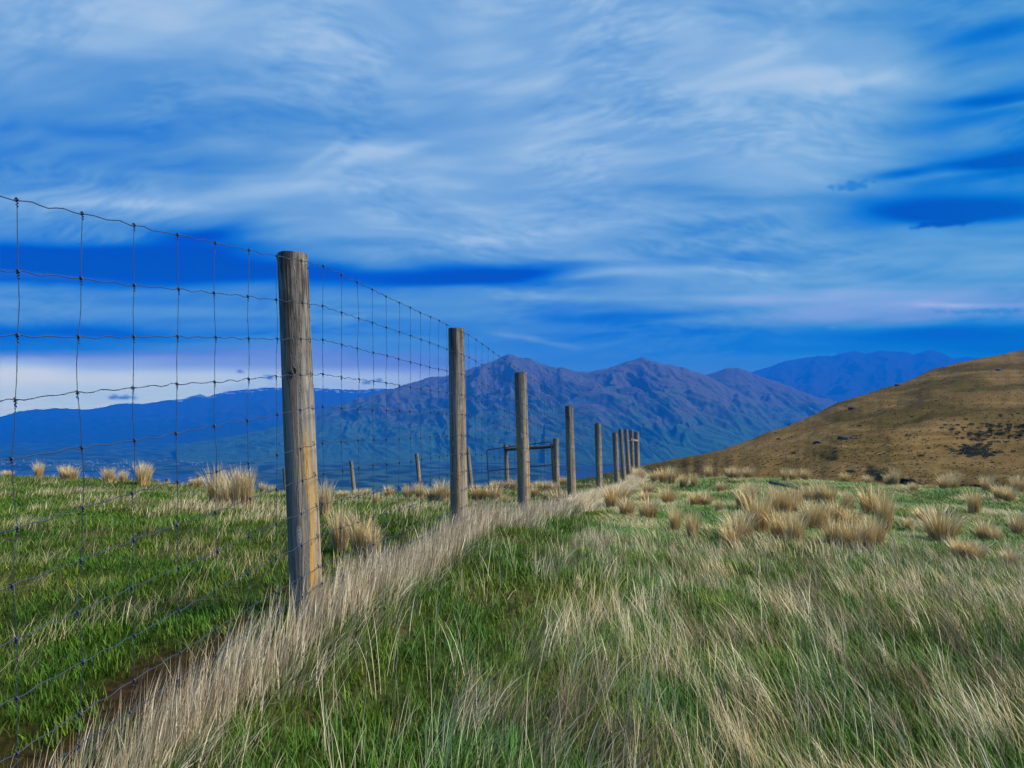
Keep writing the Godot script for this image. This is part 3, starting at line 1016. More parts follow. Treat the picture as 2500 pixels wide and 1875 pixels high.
func post_mesh(length: float, r_top: float, r_foot: float, o: float, crack: bool, knob := 1.0) -> ArrayMesh:
	var sides := 128 if crack else 40
	var rows := 240 if crack else 26
	var v := PackedVector3Array(); var n := PackedVector3Array(); var uv := PackedVector2Array(); var idx := PackedInt32Array()
	for j in rows + 1:
		var f := float(j) / rows                       # 0 at the top
		var y := length * (1.0 - f)
		for s in sides + 1:
			var u := float(s) / sides
			var a := (u - 0.5) * TAU
			var r := lerpf(r_top, r_foot, f)
			r *= 1.0 + knob * (0.030 * nz.get_noise_3d(cos(a) * 0.8 + o, sin(a) * 0.8, y * 0.8) + 0.018 * nz.get_noise_3d(cos(a) * 3.0 + o, sin(a) * 3.0, y * 1.2))
			if j == 0:
				r *= 0.972
			if crack and absf(u - 0.675) < 0.006:
				r -= 0.022 * clampf(1.0 - f * 4.2, 0.0, 1.0)
			if crack:              # two knots have fallen out
				for q in [[0.425, 0.318, 0.030, 0.0105], [0.475, 0.306, 0.022, 0.010]]:
					var e: float = sqrt(((u - q[0]) / q[2]) ** 2 + ((f - q[1]) / q[3]) ** 2)
					r -= 0.030 * clampf((1.0 - e) * 3.0, 0.0, 1.0)
			var m := Vector3(sin(a), 0, cos(a))
			var yy := y - (0.004 if j == 0 else 0.0)
			if j <= 1:
				yy = length - (0.0 if j == 0 else 0.007) + nz.get_noise_2d(cos(a) * 0.7 + o, sin(a) * 0.7) * 0.006
			v.append(m * r + Vector3(0, yy, 0))
			n.append(m)
			uv.append(Vector2(u, f))
	for j in rows:
		for s in sides:
			var k := j * (sides + 1) + s
			idx.append_array([k, k + 1, k + sides + 1, k + 1, k + sides + 2, k + sides + 1])
	return to_mesh(v, n, PackedColorArray(), uv, idx)

func disc_mesh(r: float, o: float) -> ArrayMesh:
	# the sawn end: growth rings stand up and hollow out a little
	var v := PackedVector3Array(); var n := PackedVector3Array(); var c := PackedColorArray(); var uv := PackedVector2Array(); var idx := PackedInt32Array()
	var sides := 40
	var rings := 8
	for j in rings + 1:
		for s in sides:
			var a := (float(s) / sides - 0.5) * TAU
			var q := r * j / rings
			v.append(Vector3(sin(a) * q, nz.get_noise_2d(sin(a) * 0.7 * j / rings + o, cos(a) * 0.7 * j / rings) * 0.004 - 0.0025 * (j % 2), cos(a) * q))
			n.append(Vector3.UP)
	for j in rings:
		for s in sides:
			var k := j * sides + s
			var q := j * sides + (s + 1) % sides
			idx.append_array([k, q, k + sides, q, q + sides, k + sides])
	return to_mesh(v, n, c, uv, idx)

func add_post(called: String, top: Vector3, foot: Vector3, r_top: float, r_foot: float, wood: int, o: float, crack := false) -> Node3D:
	var axis := (top - foot).normalized()
	var sunk := 0.18
	var root := base(called, foot)
	var yaw := atan2(-foot.x, -foot.z)
	var x := Vector3(cos(yaw), 0, -sin(yaw))
	var z := x.cross(axis).normalized()
	x = axis.cross(z).normalized()
	root.basis = Basis(x, axis, z)
	var length := (top - foot).length() + sunk
	var shaft := mesh_node("shaft", post_mesh(length, r_top, r_foot, o, crack), mat_wood[wood], root)
	shaft.position.y = -sunk
	var end := mesh_node("sawn_end", disc_mesh(r_top * 0.975, o), mat_end, root)
	end.position.y = (top - foot).length() - 0.0015
	return root

const POST_LABELS := [
	"thick timber fence post with grey cracked head, yellow sapwood and two knot holes", "grey timber fence post standing next along from the knot-holed post", "black-headed timber fence post standing in front of the far gate",
	"slim brown timber fence post, fourth along counting from the knot-holed post", "timber fence post with dark upper half, fifth along from the knot-holed post", "short-looking grey fence post, sixth along from the knot-holed post",
	"thin post first in the tight row after the sixth fence post", "thin post second in the tight row before the corner strainer", "thin post joined to the corner strainer by a pale rail", "dark thick corner strainer post ending the netted fence"]

func knot_mesh() -> ArrayMesh:
	var v := PackedVector3Array(); var n := PackedVector3Array(); var i := PackedInt32Array()
	var a := PackedVector3Array()
	for k in 17:
		var t := k / 16.0
		a.append(Vector3((t - 0.5) * 0.016, sin(t * TAU * 2.0) * 0.0040, cos(t * TAU * 2.0) * 0.0040))
	tube(a, 0.0016, 5, v, n, i, true)
	a = PackedVector3Array()
	for k in 17:
		var t := k / 16.0
		a.append(Vector3(sin(t * TAU * 2.5) * 0.0036, 0.004 - t * 0.028, cos(t * TAU * 2.5) * 0.0036))
	tube(a, 0.0015, 5, v, n, i, true)
	a = PackedVector3Array([Vector3(-0.006, 0.006, 0.002), Vector3(0, 0.007, 0.003), Vector3(0.007, 0.003, 0.003), Vector3(0.004, -0.006, 0.003), Vector3(-0.005, -0.005, 0.003)])
	tube(a, 0.0017, 5, v, n, i, true)
	return to_mesh(v, n, PackedColorArray(), PackedVector2Array(), i)

func make_fence() -> void:
	var staple := tube_mesh(PackedVector3Array([Vector3(0.0, 0.012, -0.012), Vector3(0.0, 0.011, 0.004), Vector3(0.0, 0.0, 0.006), Vector3(0.0, -0.011, 0.004), Vector3(0.0, -0.012, -0.012)]), 0.0019, 5)
	for k in POSTS.size():
		var q: Array = POSTS[k]
		var foot := pt(q[2], q[3], q[4])
		var top := pt(q[0], q[1], q[4])
		var root := add_post("fence_post", top, foot, q[5] / 2.0, q[6] / 2.0, [0, 1, 2, 1, 3, 3, 1, 2, 3, 2][k], 5.0 * k, k == 0)
		tag(root, POST_LABELS[k], "fence post", "round timber posts of the netted fence")
		if k < 3:
			for w in WIRES.size():
				var at := net_base(q[4] - 0.02)
				at.y += NET_HIGH - WIRES[w]
				var h := root.transform.affine_inverse() * at
				var e := mesh_node("staple", staple, mat_wire, root)
				var out: Vector3 = Vector3(h.x, 0, h.z).normalized() * (q[5] / 2.0 + 0.006)
				e.position = Vector3(out.x, h.y, out.z)
				e.rotation.y = atan2(out.x, out.z)
				e.rotation.z = 0.5
	# the post that holds the wires outside the picture
	var p0 := net_base(0.62) - Vector3(0.973, 0, 0.231) * NET_OFF
	var hid := add_post("fence_post", p0 + Vector3(-0.02, 2.0, 0), p0, 0.083, 0.09, 1, 77.0)
	tag(hid, "timber fence post beside the viewer, before the knot-holed post", "fence post", "round timber posts of the netted fence")

	var net := base("wire_netting", net_base(4.0))
	tag(net, "tall galvanised wire netting strung along the row of timber posts", "wire fence")
	var origin := net.position
	var stays := PackedFloat32Array()
	var d := 2.204 - 6 * 0.2345
	while d < 32.9:
		stays.append(d)
		d += 0.2345
	# crimped line wires
	for w in WIRES.size():
		var line := PackedVector3Array()
		d = 0.62
		var step := 0.0293
		while d < 33.0:
			var p := net_base(d)
			var ph := d / 0.2345 * TAU * 2.0 + w * 1.3
			p.y += NET_HIGH - WIRES[w] + sin(ph) * 0.0036 * (1.0 + 0.5 * sin(d * 17.0 + w)) + nz.get_noise_2d(d * 0.8, w * 7.0) * 0.012
			p.x += nz.get_noise_2d(d * 0.9 + 40.0, w * 5.0) * 0.008
			line.append(p - origin)
			d += step if d < 9.0 else step * 2.0 if d < 18.0 else step * 6.0
		mesh_node("line_wire", tube_mesh(line, 0.0018 if w > 0 else 0.0020, 5), mat_wire, net)
	# upright stays with a knot on every wire
	var knot := knot_mesh()
	var yaw := atan2(0.973, 0.231)
	var rest := []
	var knots := 0
	for s in stays.size():
		var line := PackedVector3Array()
		var spots := []
		for w in WIRES.size():
			var dd := stays[s] + rng.randf_range(-0.012, 0.012)
			var p := net_base(dd)
			var bow := nz.get_noise_2d(dd * 0.8, w * 7.0) * 0.012
			p.y += NET_HIGH - WIRES[w] + bow
			p.x += nz.get_noise_2d(dd * 0.9 + 40.0, w * 5.0) * 0.008
			var q := p - origin + Vector3(0.973, 0, 0.231) * 0.003
			if w > 0:
				var mid := (line[line.size() - 1] + q) / 2.0 + Vector3(-0.231, 0, 0.973) * rng.randf_range(-0.007, 0.007)
				line.append(mid)
			line.append(q)
			spots.append(q)
		if WIRES.size() == 11:
			line.append(line[line.size() - 1] - Vector3(0, 0.05, 0))
		var stay := mesh_node("stay_wire", tube_mesh(line, 0.0013, 4 if stays[s] > 9.0 else 5), mat_wire, net)
		for q in spots:
			if knots < 297:
				var o := mesh_node("knot", knot, mat_wire, stay)
				o.position = q
				o.rotation.y = yaw - PI / 2.0
				o.scale = Vector3(0.9, 0.9, 0.9)
				knots += 1
			else:
				rest.append(q)
	var mm := MultiMesh.new()
	mm.transform_format = MultiMesh.TRANSFORM_3D
	mm.mesh = knot
	mm.instance_count = rest.size()
	for k in rest.size():
		mm.set_instance_transform(k, Transform3D(Basis(Vector3.UP, yaw - PI / 2.0).scaled(Vector3(0.9, 0.9, 0.9)), rest[k]))
	var far := MultiMeshInstance3D.new()
	far.name = "knots"
	far.multimesh = mm
	far.material_override = mat_wire
	far.set_meta("kind", "stuff")
	net.add_child(far)

	# the pale rail that braces the corner
	var a := pt(1538.0, 1074.0, 30.6)
	var b := pt(1556.0, 1077.0, 33.0)
	var rail := base("brace_rail", a)
	tag(rail, "short pale brace rail between the corner strainer and its neighbour", "rail")
	mesh_node("pole", tube_mesh(PackedVector3Array([Vector3.ZERO, (b - a) * 0.5, b - a]), 0.06, 14, true), pale_wood(), rail)

func pale_wood() -> StandardMaterial3D:
	var m := StandardMaterial3D.new()
	m.resource_name = "bleached rail"
	m.albedo_color = Color(0.62, 0.60, 0.57)
	m.albedo_texture = noise_tex(14, 0.02, Color(0.6, 0.6, 0.6), Color(1, 1, 1), 5, 256)
	m.uv1_triplanar = true
	m.uv1_scale = Vector3(1.0, 6.0, 6.0)
	m.roughness = 0.95
	return m

func make_far_fence() -> void:
	var list := [
		[410.0, 1169.0, 411.0, 1212.0, 29.0, "tip of a far post behind the paddock edge, farthest from the gate"], [487.0, 1159.0, 489.0, 1216.0, 30.0, "tip of a far post behind the paddock edge, next to the farthest one"],
		[602.0, 1156.0, 605.0, 1220.0, 31.0, "thin far post beside the pair of big tan tussocks"], [694.0, 1143.0, 701.0, 1222.0, 32.0, "thin far post close beside the knot-holed fence post"],
		[857.0, 1125.0, 867.0, 1218.0, 32.0, "thin leaning far post standing alone at the paddock edge"], [1017.0, 1107.0, 1028.0, 1214.0, 31.0, "thin leaning far post standing at a pale tussock"],
		[1141.0, 1090.0, 1153.0, 1208.0, 30.5, "thin leaning far post nearest the gate's free end"], [1234.0, 1086.0, 1240.0, 1204.0, 30.0, "far post carrying the outer end of the horizontal rail behind the gate"],
		[1350.0, 1082.0, 1353.0, 1196.0, 29.2, "dark slim post half hidden by the gate's hinge post"], [1357.0, 1070.0, 1359.0, 1196.0, 28.6, "stout far gatepost on which the metal gate hangs"]]
	for k in list.size():
		var q: Array = list[k]
		var foot := pt(q[2], q[3], q[4])
		foot.y = minf(foot.y, ground(foot.x, q[4]))
		var root := add_post("far_fence_post", pt(q[0], q[1], q[4]), foot, 0.085 if k < 9 else 0.115, 0.095 if k < 9 else 0.125, [1, 3, 1, 3, 1, 3, 1, 1, 2, 2][k], 40.0 + k)
		tag(root, q[5], "fence post", "posts of the far fence")
	# strands along the far fence
	var net := base("far_fence_wires", pt(1141.0, 1200.0, 30.5))
	tag(net, "thin wires of the far fence along the paddock edge", "wire fence")
	for w in 6:
		var line := PackedVector3Array()
		for k in 8:
			var q: Array = list[k]
			var f := 0.1 + w * 0.16
			line.append(pt(lerpf(q[0], q[2], f), lerpf(q[1], q[3], f), q[4] - 0.1) - net.position)
		mesh_node("line_wire", tube_mesh(line, 0.002, 4), mat_wire, net)
	# horizontal rail
	var a := pt(1236.0, 1097.0, 29.95)
	var b := pt(1353.0, 1090.0, 28.75)
	var rail := base("gate_rail", a)
	tag(rail, "grey round timber rail fixed level between the far gate posts", "rail")
	mesh_node("pole", tube_mesh(PackedVector3Array([Vector3.ZERO, (b - a) * 0.5, b - a]), 0.072, 14, true), grey_rail(), rail)
	# the gate: pipe frame, middle rail, mesh
	var gd := 28.0
	var gate := base("metal_gate", pt(1348.0, 1192.0, gd))
	tag(gate, "metal pipe gate with mesh hanging by the far gatepost", "gate")
	var org := gate.position
	var tl := pt(1188.0, 1098.0, gd + 0.6) - org
	var tr := pt(1345.0, 1078.0, gd) - org
	var bl := pt(1194.0, 1196.0, gd + 0.6) - org
	var br := pt(1353.0, 1188.0, gd) - org
	var frame := PackedVector3Array()
	for c in [[bl, tl, tr], [tl, tr, br], [tr, br, bl], [br, bl, tl]]:
		var into: Vector3 = (c[0] - c[1]).normalized() * 0.12
		var away: Vector3 = (c[2] - c[1]).normalized() * 0.12
		for k in 5:
			var t := k / 4.0
			frame.append(c[1] + into * (1.0 - t) * (1.0 - t) + away * t * t)
	frame.append(frame[0])
	mesh_node("pipe_frame", tube_mesh(frame, 0.020, 8), mat_pipe, gate)
	var ml := tl.lerp(bl, 0.53)
	var mr := tr.lerp(br, 0.51)
	mesh_node("middle_rail", tube_mesh(PackedVector3Array([ml, ml.lerp(mr, 0.5), mr]), 0.018, 8), mat_pipe, gate)
	var v := PackedVector3Array(); var n := PackedVector3Array(); var idx := PackedInt32Array()
	for k in range(1, 16):
		var t := k / 16.0
		tube(PackedVector3Array([tl.lerp(tr, t), bl.lerp(br, t)]), 0.003, 4, v, n, idx)
	for k in range(1, 11):
		var t := k / 11.0
		tube(PackedVector3Array([tl.lerp(bl, t), tr.lerp(br, t)]), 0.003, 4, v, n, idx)
	mesh_node("gate_mesh", to_mesh(v, n, PackedColorArray(), PackedVector2Array(), idx), mat_wire, gate)

func grey_rail() -> StandardMaterial3D:
	var m: StandardMaterial3D = pale_wood()
	m.albedo_color = Color(0.34, 0.35, 0.36)
	return m

func make_fallen_rail() -> void:
	var a := on_ground(1880.0, 1187.0)
	var b := on_ground(1952.0, 1201.0)
	a.y += 0.10; b.y += 0.05
	var o := base("fallen_rail", a)
	tag(o, "weathered grey rail lying in the grass beyond the tussocks", "rail")
	mesh_node("pole", tube_mesh(PackedVector3Array([Vector3.ZERO, (b - a) * 0.35, (b - a) * 0.7, b - a]), 0.045, 12, true), grey_rail(), o)

# ------------------------------------------------------------------ grass

# one blade: leans along az, bends further over as it grows
func blade(v: PackedVector3Array, n: PackedVector3Array, c: PackedColorArray, idx: PackedInt32Array, root: Vector3, az: float, length: float, width: float, lean: float, curve: float, col: Color, segs: int) -> void:
	var dir := Vector3(cos(az), 0, sin(az))
	var tw := rng.randf_range(-1.1, 1.1)
	var across := Vector3(-sin(az), 0, cos(az)) * cos(tw) + dir * sin(tw)
	var mid := lean * 0.7 + curve * 0.25
	if (dir * sin(mid) + Vector3.UP * cos(mid)).cross(across).y < 0.0:
		across = -across               # the face that looks up is the front
	var p := root
	var first := v.size()
	col.a = 1.0
	for k in segs + 1:
		var t := float(k) / segs
		var th := lean * (0.35 + 0.65 * t) + curve * t * t
		var along := dir * sin(th) + Vector3.UP * cos(th)
		var nn := along.cross(across).normalized()
		if k < segs:
			var hw := across * (width * 0.5 * (1.0 - 0.75 * t * t))
			v.append(p - hw); v.append(p + hw)
			n.append(nn); n.append(nn)
			c.append(col); c.append(col)
		else:
			v.append(p); n.append(nn); c.append(col)
		p += along * (length / segs)
	for k in segs - 1:
		var i := first + 2 * k
		idx.append_array([i, i + 1, i + 2, i + 1, i + 3, i + 2])
	var e := first + 2 * (segs - 1)
	idx.append_array([e, e + 1, e + 2])

func pick(list: Array) -> Color:
	var a: Color = list[rng.randi() % list.size()]
	var b: Color = list[rng.randi() % list.size()]
	var q := a.lerp(b, rng.randf()) * rng.randf_range(0.82, 1.18)
	q.a = 1.0
	return q

const GREENS := [Color(0.058, 0.140, 0.009), Color(0.084, 0.170, 0.013), Color(0.135, 0.180, 0.020), Color(0.040, 0.102, 0.009)]
const SOFT_GREENS := [Color(0.090, 0.185, 0.026), Color(0.125, 0.215, 0.040), Color(0.064, 0.150, 0.020), Color(0.170, 0.235, 0.060)]
const STRAWS := [Color(0.44, 0.37, 0.19), Color(0.52, 0.46, 0.28), Color(0.35, 0.27, 0.13), Color(0.46, 0.42, 0.26)]
const PALES := [Color(0.62, 0.55, 0.38), Color(0.70, 0.63, 0.46), Color(0.52, 0.43, 0.27), Color(0.58, 0.49, 0.34)]
const BROWNS := [Color(0.22, 0.145, 0.075), Color(0.30, 0.21, 0.12), Color(0.26, 0.19, 0.125)]
const TUSSOCK := [Color(0.68, 0.52, 0.23), Color(0.76, 0.63, 0.36), Color(0.62, 0.44, 0.16)]
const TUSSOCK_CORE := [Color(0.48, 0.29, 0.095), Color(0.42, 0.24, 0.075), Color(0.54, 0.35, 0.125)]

func clump(count: int, radius: float, len0: float, len1: float, w: float, lean0: float, lean1: float, spread: float, curve: float, cols: Array, segs: int, other: Array = [], share := 0.0) -> ArrayMesh:
	var v := PackedVector3Array(); var n := PackedVector3Array(); var c := PackedColorArray(); var idx := PackedInt32Array()
	for k in count:
		var a := rng.randf() * TAU
		var r := sqrt(rng.randf()) * radius
		blade(v, n, c, idx, Vector3(cos(a) * r, -0.015, sin(a) * r), rng.randfn() * spread, rng.randf_range(len0, len1), w * rng.randf_range(0.7, 1.3), rng.randf_range(lean0, lean1), curve * rng.randf_range(0.3, 1.3), pick(other if rng.randf() < share else cols), segs)
	return to_mesh(v, n, c, PackedVector2Array(), idx)

func tussock_mesh(kind: int) -> ArrayMesh:
	# about one metre high and one across
	var v := PackedVector3Array(); var n := PackedVector3Array(); var c := PackedColorArray(); var idx := PackedInt32Array()
	var wind := rng.randf_range(-0.4, 0.4)
	for k in 420:
		var a := rng.randf() * TAU
		var r := sqrt(rng.randf())
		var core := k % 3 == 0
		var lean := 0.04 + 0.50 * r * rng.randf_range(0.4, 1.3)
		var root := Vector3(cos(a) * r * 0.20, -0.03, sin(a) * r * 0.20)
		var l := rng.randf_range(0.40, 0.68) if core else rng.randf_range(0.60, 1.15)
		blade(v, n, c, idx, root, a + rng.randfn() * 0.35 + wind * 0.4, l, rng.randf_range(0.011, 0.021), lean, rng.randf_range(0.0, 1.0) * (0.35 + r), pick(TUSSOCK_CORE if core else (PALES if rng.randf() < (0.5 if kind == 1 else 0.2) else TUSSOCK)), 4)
	for k in v.size():              # the bulk of it fills one metre by one
		v[k] = Vector3(v[k].x * 0.95, v[k].y * 1.14, v[k].z * 0.95)
	return to_mesh(v, n, c, PackedVector2Array(), idx)

# [foot x, foot y, width, height] in a zoomed crop, with the crop's corner and scale
func make_tussocks() -> void:
	var spots := []
	for q in [[545, 142, 60, 50], [620, 140, 40, 36], [655, 140, 50, 45], [690, 152, 40, 60], [740, 162, 40, 42], [788, 160, 35, 42], [850, 124, 35, 40], [945, 124, 40, 35], [975, 124, 40, 35], [1022, 124, 45, 36], [1180, 135, 30, 40], [1215, 133, 40, 36], [1268, 132, 40, 36], [1440, 134, 40, 30], [1540, 134, 40, 28], [1630, 146, 50, 40], [1655, 147, 40, 56], [1735, 182, 35, 26], [1870, 170, 60, 44], [1905, 172, 60, 52], [2050, 182, 50, 52], [2110, 218, 60, 50], [2145, 225, 60, 44], [2190, 190, 60, 60],
			[590, 195, 60, 40], [575, 224, 60, 30], [440, 262, 90, 80], [480, 225, 70, 50], [495, 288, 70, 58], [590, 297, 92, 62], [672, 236, 72, 52], [795, 242, 60, 36], [840, 243, 50, 34], [905, 185, 45, 30], [893, 268, 34, 32], [705, 362, 50, 78], [780, 384, 60, 84], [1000, 262, 74, 76], [1035, 218, 52, 60], [1130, 212, 50, 40], [1140, 280, 80, 88], [1185, 284, 80, 80], [1225, 276, 60, 84], [1285, 226, 72, 52], [1335, 236, 60, 70], [1370, 240, 60, 66], [1450, 268, 52, 68],
			[1065, 362, 120, 136], [985, 396, 120, 92], [950, 420, 80, 60], [1165, 400, 100, 100], [1220, 410, 90, 92], [1290, 356, 90, 96], [1335, 352, 90, 90], [1395, 325, 90, 76], [1465, 334, 84, 52], [1560, 294, 120, 98], [1612, 366, 70, 136], [1400, 432, 110, 96], [1470, 436, 110, 90], [1540, 440, 60, 90], [1565, 415, 100, 90], [1780, 312, 82, 42], [1855, 404, 160, 112], [1997, 282, 56, 84], [1940, 474, 90, 58], [2000, 478, 80, 50], [2045, 392, 80, 60], [2090, 400, 50, 40], [2185, 372, 70, 70], [1715, 348, 30, 32], [2150, 498, 60, 38]]:
		spots.append([1250.0 + q[0] / 1.7696, 1100.0 + q[1] / 1.7696, q[2] / 1.7696, q[3] / 1.7696, 0])
	for q in [[585, 640, 100, 190], [700, 895, 150, 225], [850, 915, 180, 200], [940, 935, 110, 130], [960, 565, 44, 66], [1190, 508, 74, 74], [1060, 500, 84, 60], [1290, 508, 90, 84], [1370, 524, 80, 70], [1440, 530, 110, 112], [890, 488, 54, 36], [830, 492, 64, 34], [720, 497, 84, 28], [1700, 530, 100, 88], [1740, 528, 80, 80], [1830, 532, 110, 96], [1905, 552, 44, 54], [1480, 526, 64, 80]]:
		spots.append([600.0 + q[0] / 3.0157, 1050.0 + q[1] / 3.0157, q[2] / 3.0157, q[3] / 3.0157, 1])
	for q in [[1100, 925, 112, 84], [1140, 925, 80, 70], [770, 1064, 90, 110], [890, 1002, 90, 92], [940, 1004, 90, 104], [1005, 1006, 70, 90], [900, 1094, 72, 84], [1060, 1214, 220, 190], [1130, 1190, 120, 150], [1300, 1114, 70, 104], [1450, 1140, 112, 84], [510, 962, 104, 84], [280, 962, 100, 72], [350, 955, 90, 66], [420, 960, 80, 70], [620, 960, 60, 60], [820, 955, 90, 60], [720, 962, 70, 60]]:
		spots.append([1150.0 + q[0] / 4.9156, 1000.0 + q[1] / 4.9156, q[2] / 4.9156, q[3] / 4.9156, 1])
	for q in [[300, 852, 64, 92], [500, 862, 80, 78], [560, 866, 90, 74], [835, 882, 90, 80], [880, 884, 50, 44], [955, 884, 60, 66], [1090, 904, 90, 130], [1130, 906, 80, 120], [1490, 908, 60, 50], [1540, 908, 70, 56], [1675, 1072, 150, 230], [1745, 1078, 120, 180], [1840, 1088, 150, 236], [1905, 1084, 110, 220], [2030, 960, 54, 52], [60, 845, 80, 34], [2100, 965, 50, 40]]:
		spots.append([q[0] / 3.16, 900.0 + q[1] / 3.16, q[2] / 3.16, q[3] / 3.16, 1])
	var kinds := []
	for k in 6:
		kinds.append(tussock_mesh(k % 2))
	var marks := []
	for k in POSTS.size():
		var q: Array = POSTS[k]
		marks.append([pt(q[2], q[3], q[4]), ["the knot-holed fence post", "the second fence post", "the black-headed third fence post", "the fourth fence post", "the fifth fence post", "the sixth fence post", "", "", "", "the corner strainer post"][k]])
	for q in [[1270.0, 1196.0, "the far metal gate"], [866.0, 1208.0, "the lone leaning far post"], [700.0, 1206.0, "the far post by the knot-holed post"], [410.0, 1186.0, "the farthest far-fence post"], [1915.0, 1196.0, "the fallen grey rail"], [2500.0, 1200.0, "the tan hill's slope"], [1850.0, 1305.0, "the heart of the big tussock cluster"], [2298.0, 1328.0, "the round solitary tussock outside the cluster"]]:
		marks.append([on_ground(q[0], q[1]), q[2]])
	var order := ["closest"]
	for w in ["second", "third", "fourth", "fifth", "sixth", "seventh", "eighth", "ninth", "tenth", "eleventh", "twelfth", "thirteenth", "fourteenth", "fifteenth", "sixteenth", "seventeenth", "eighteenth"]:
		order.append(w + " closest")
	var named := []
	for k in spots.size():
		var q: Array = spots[k]
		var at := on_ground(q[0], q[1])
		var m := absf(at.z) / FOC
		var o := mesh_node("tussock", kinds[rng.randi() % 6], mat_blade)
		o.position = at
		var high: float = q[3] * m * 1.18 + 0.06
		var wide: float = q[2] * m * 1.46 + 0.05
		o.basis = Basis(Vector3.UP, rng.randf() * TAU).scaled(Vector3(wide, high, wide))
		var size := "small" if high < 0.46 else ("large" if high > 0.80 else "middling")
		var best := 1e9
		var mark := ""
		for w in marks:
			if w[1] and at.distance_to(w[0]) < best:
				best = at.distance_to(w[0]); mark = w[1]
		var paddock: bool = from_fence(at.x, -at.z) < 0.0
		named.append([best, o, size, mark, "in the paddock" if paddock else "outside the fence", "tussocks in the grazed paddock" if paddock else "tussocks on the ridge outside the fence"])
	named.sort_custom(func(a, b): return a[0] < b[0])
	var count := {}
	for q in named:
		var key: String = q[2] + q[3] + q[4]
		var n: int = count.get(key, 0)
		count[key] = n + 1
		tag(q[1], "%s straw tussock %s, %s to %s" % [q[2], q[4], order[mini(n, 17)], q[3]], "tussock", q[5])

func scatter(called: String, meshes: Array, places: Array, label: String, category := "grass") -> void:
	# places: [position, yaw, scale across, scale up, tint]
	for k in meshes.size():
		var count := (places.size() - k + meshes.size() - 1) / meshes.size()
		if count <= 0:
			continue
		var buf := PackedFloat32Array()
		buf.resize(count * 16)
		var i := 0
		for j in range(k, places.size(), meshes.size()):
			var q: Array = places[j]
			var b := Basis(Vector3.UP, q[1]).scaled_local(Vector3(q[2], q[3], q[2]))
			var at: Vector3 = q[0]
			var tone: Color = q[4]
			for w in [b.x.x, b.y.x, b.z.x, at.x, b.x.y, b.y.y, b.z.y, at.y, b.x.z, b.y.z, b.z.z, at.z, tone.r, tone.g, tone.b, 1.0]:
				buf[i] = w
				i += 1
		var mm := MultiMesh.new()
		mm.transform_format = MultiMesh.TRANSFORM_3D
		mm.use_colors = true
		mm.mesh = meshes[k]
		mm.instance_count = count
		mm.buffer = buf
		var o := MultiMeshInstance3D.new()
		o.name = numbered(called)
		o.multimesh = mm
		o.material_override = mat_blade
		add_child(o)
		tag(o, label, category, "", "stuff")

func tint(lo := 0.8, hi := 1.2, warm := 0.0) -> Color:
	var k := rng.randf_range(lo, hi)
	return Color(k * (1.0 + warm), k, k * (1.0 - warm * 0.6))

# a random spot in view, as dense as it needs to be at its depth
func spot(d0: float, d1: float, px0 := -120.0, px1 := 2620.0) -> Vector2:
	var q := sqrt(d0) + rng.randf() * (sqrt(d1) - sqrt(d0))
	var d := q * q
	return Vector2((rng.randf_range(px0, px1) - CX) / FOC * d, d)

# which way the grass has been laid: an angle in the ground plane, from +x towards the viewer
func lay(s: Vector2) -> float:
	var right := clampf((s.x - 0.06 * s.y + 0.05) * 1.0, 0.0, 1.0)
	return lerpf(-0.75, -2.35, right) + sz.get_noise_2d(s.x * 0.5 + 90.0, s.y * 0.4) * 1.3

var bv := PackedVector3Array()
var bn := PackedVector3Array()
var bc := PackedColorArray()
var bi := PackedInt32Array()

func tuft(s: Vector2, count: int, radius: float, az: float, spread: float, len0: float, len1: float, width: float, lean0: float, lean1: float, curve: float, cols: Array, tone: Color, segs: int, lift := 0.0) -> void:
	var y := ground(s.x, s.y) + lift
	for k in count:
		var a := rng.randf() * TAU
		var r := sqrt(rng.randf()) * radius
		var c := pick(cols)
		c = Color(c.r * tone.r, c.g * tone.g, c.b * tone.b) * rng.randf_range(0.72, 1.25)
		blade(bv, bn, bc, bi, Vector3(s.x + cos(a) * r, y - 0.012, -s.y + sin(a) * r), az + rng.randfn() * spread, rng.randf_range(len0, len1), width * (0.55 + 1.1 * rng.randf() * rng.randf() + 0.25 * rng.randf()), rng.randf_range(lean0, lean1), curve * rng.randf_range(-0.3, 1.3), c, segs)

func bake(called: String, label: String) -> void:
	var o := mesh_node(called, to_mesh(bv, bn, bc, PackedVector2Array(), bi), mat_blade)
	tag(o, label, "grass", "", "stuff")
	bv = PackedVector3Array(); bn = PackedVector3Array(); bc = PackedColorArray(); bi = PackedInt32Array()

const L_SHORT := "short green turf of the paddock and the path beside the fence"
const L_LONG := "soft green long grass across the ridge outside the fence"
const L_LODGED := "dry straw blown flat in swathes over the long grass"
const L_STEMS := "thin upright dry stems standing over the long grass"
const L_BITS := "short dry straw scattered through the green turf"
const L_FENCE := "pale uncut dry grass growing along the foot of the netting"

func bare(side: float, d: float, patch: float) -> bool:
	return d < 6.5 and side < 0.0 and side > -0.75 and rng.randf() < 0.55 - absf(side + 0.20) * 1.8 + patch * 1.7

# the green walk beside the fence strip
func walk(side: float, d: float) -> bool:
	var w := sz.get_noise_2d(d * 0.6, 40.0) * 0.25
	return side > 0.22 and side < (1.12 if d < 4.5 else lerpf(1.12, 0.85, clampf((d - 4.5) / 4.0, 0.0, 1.0))) + w

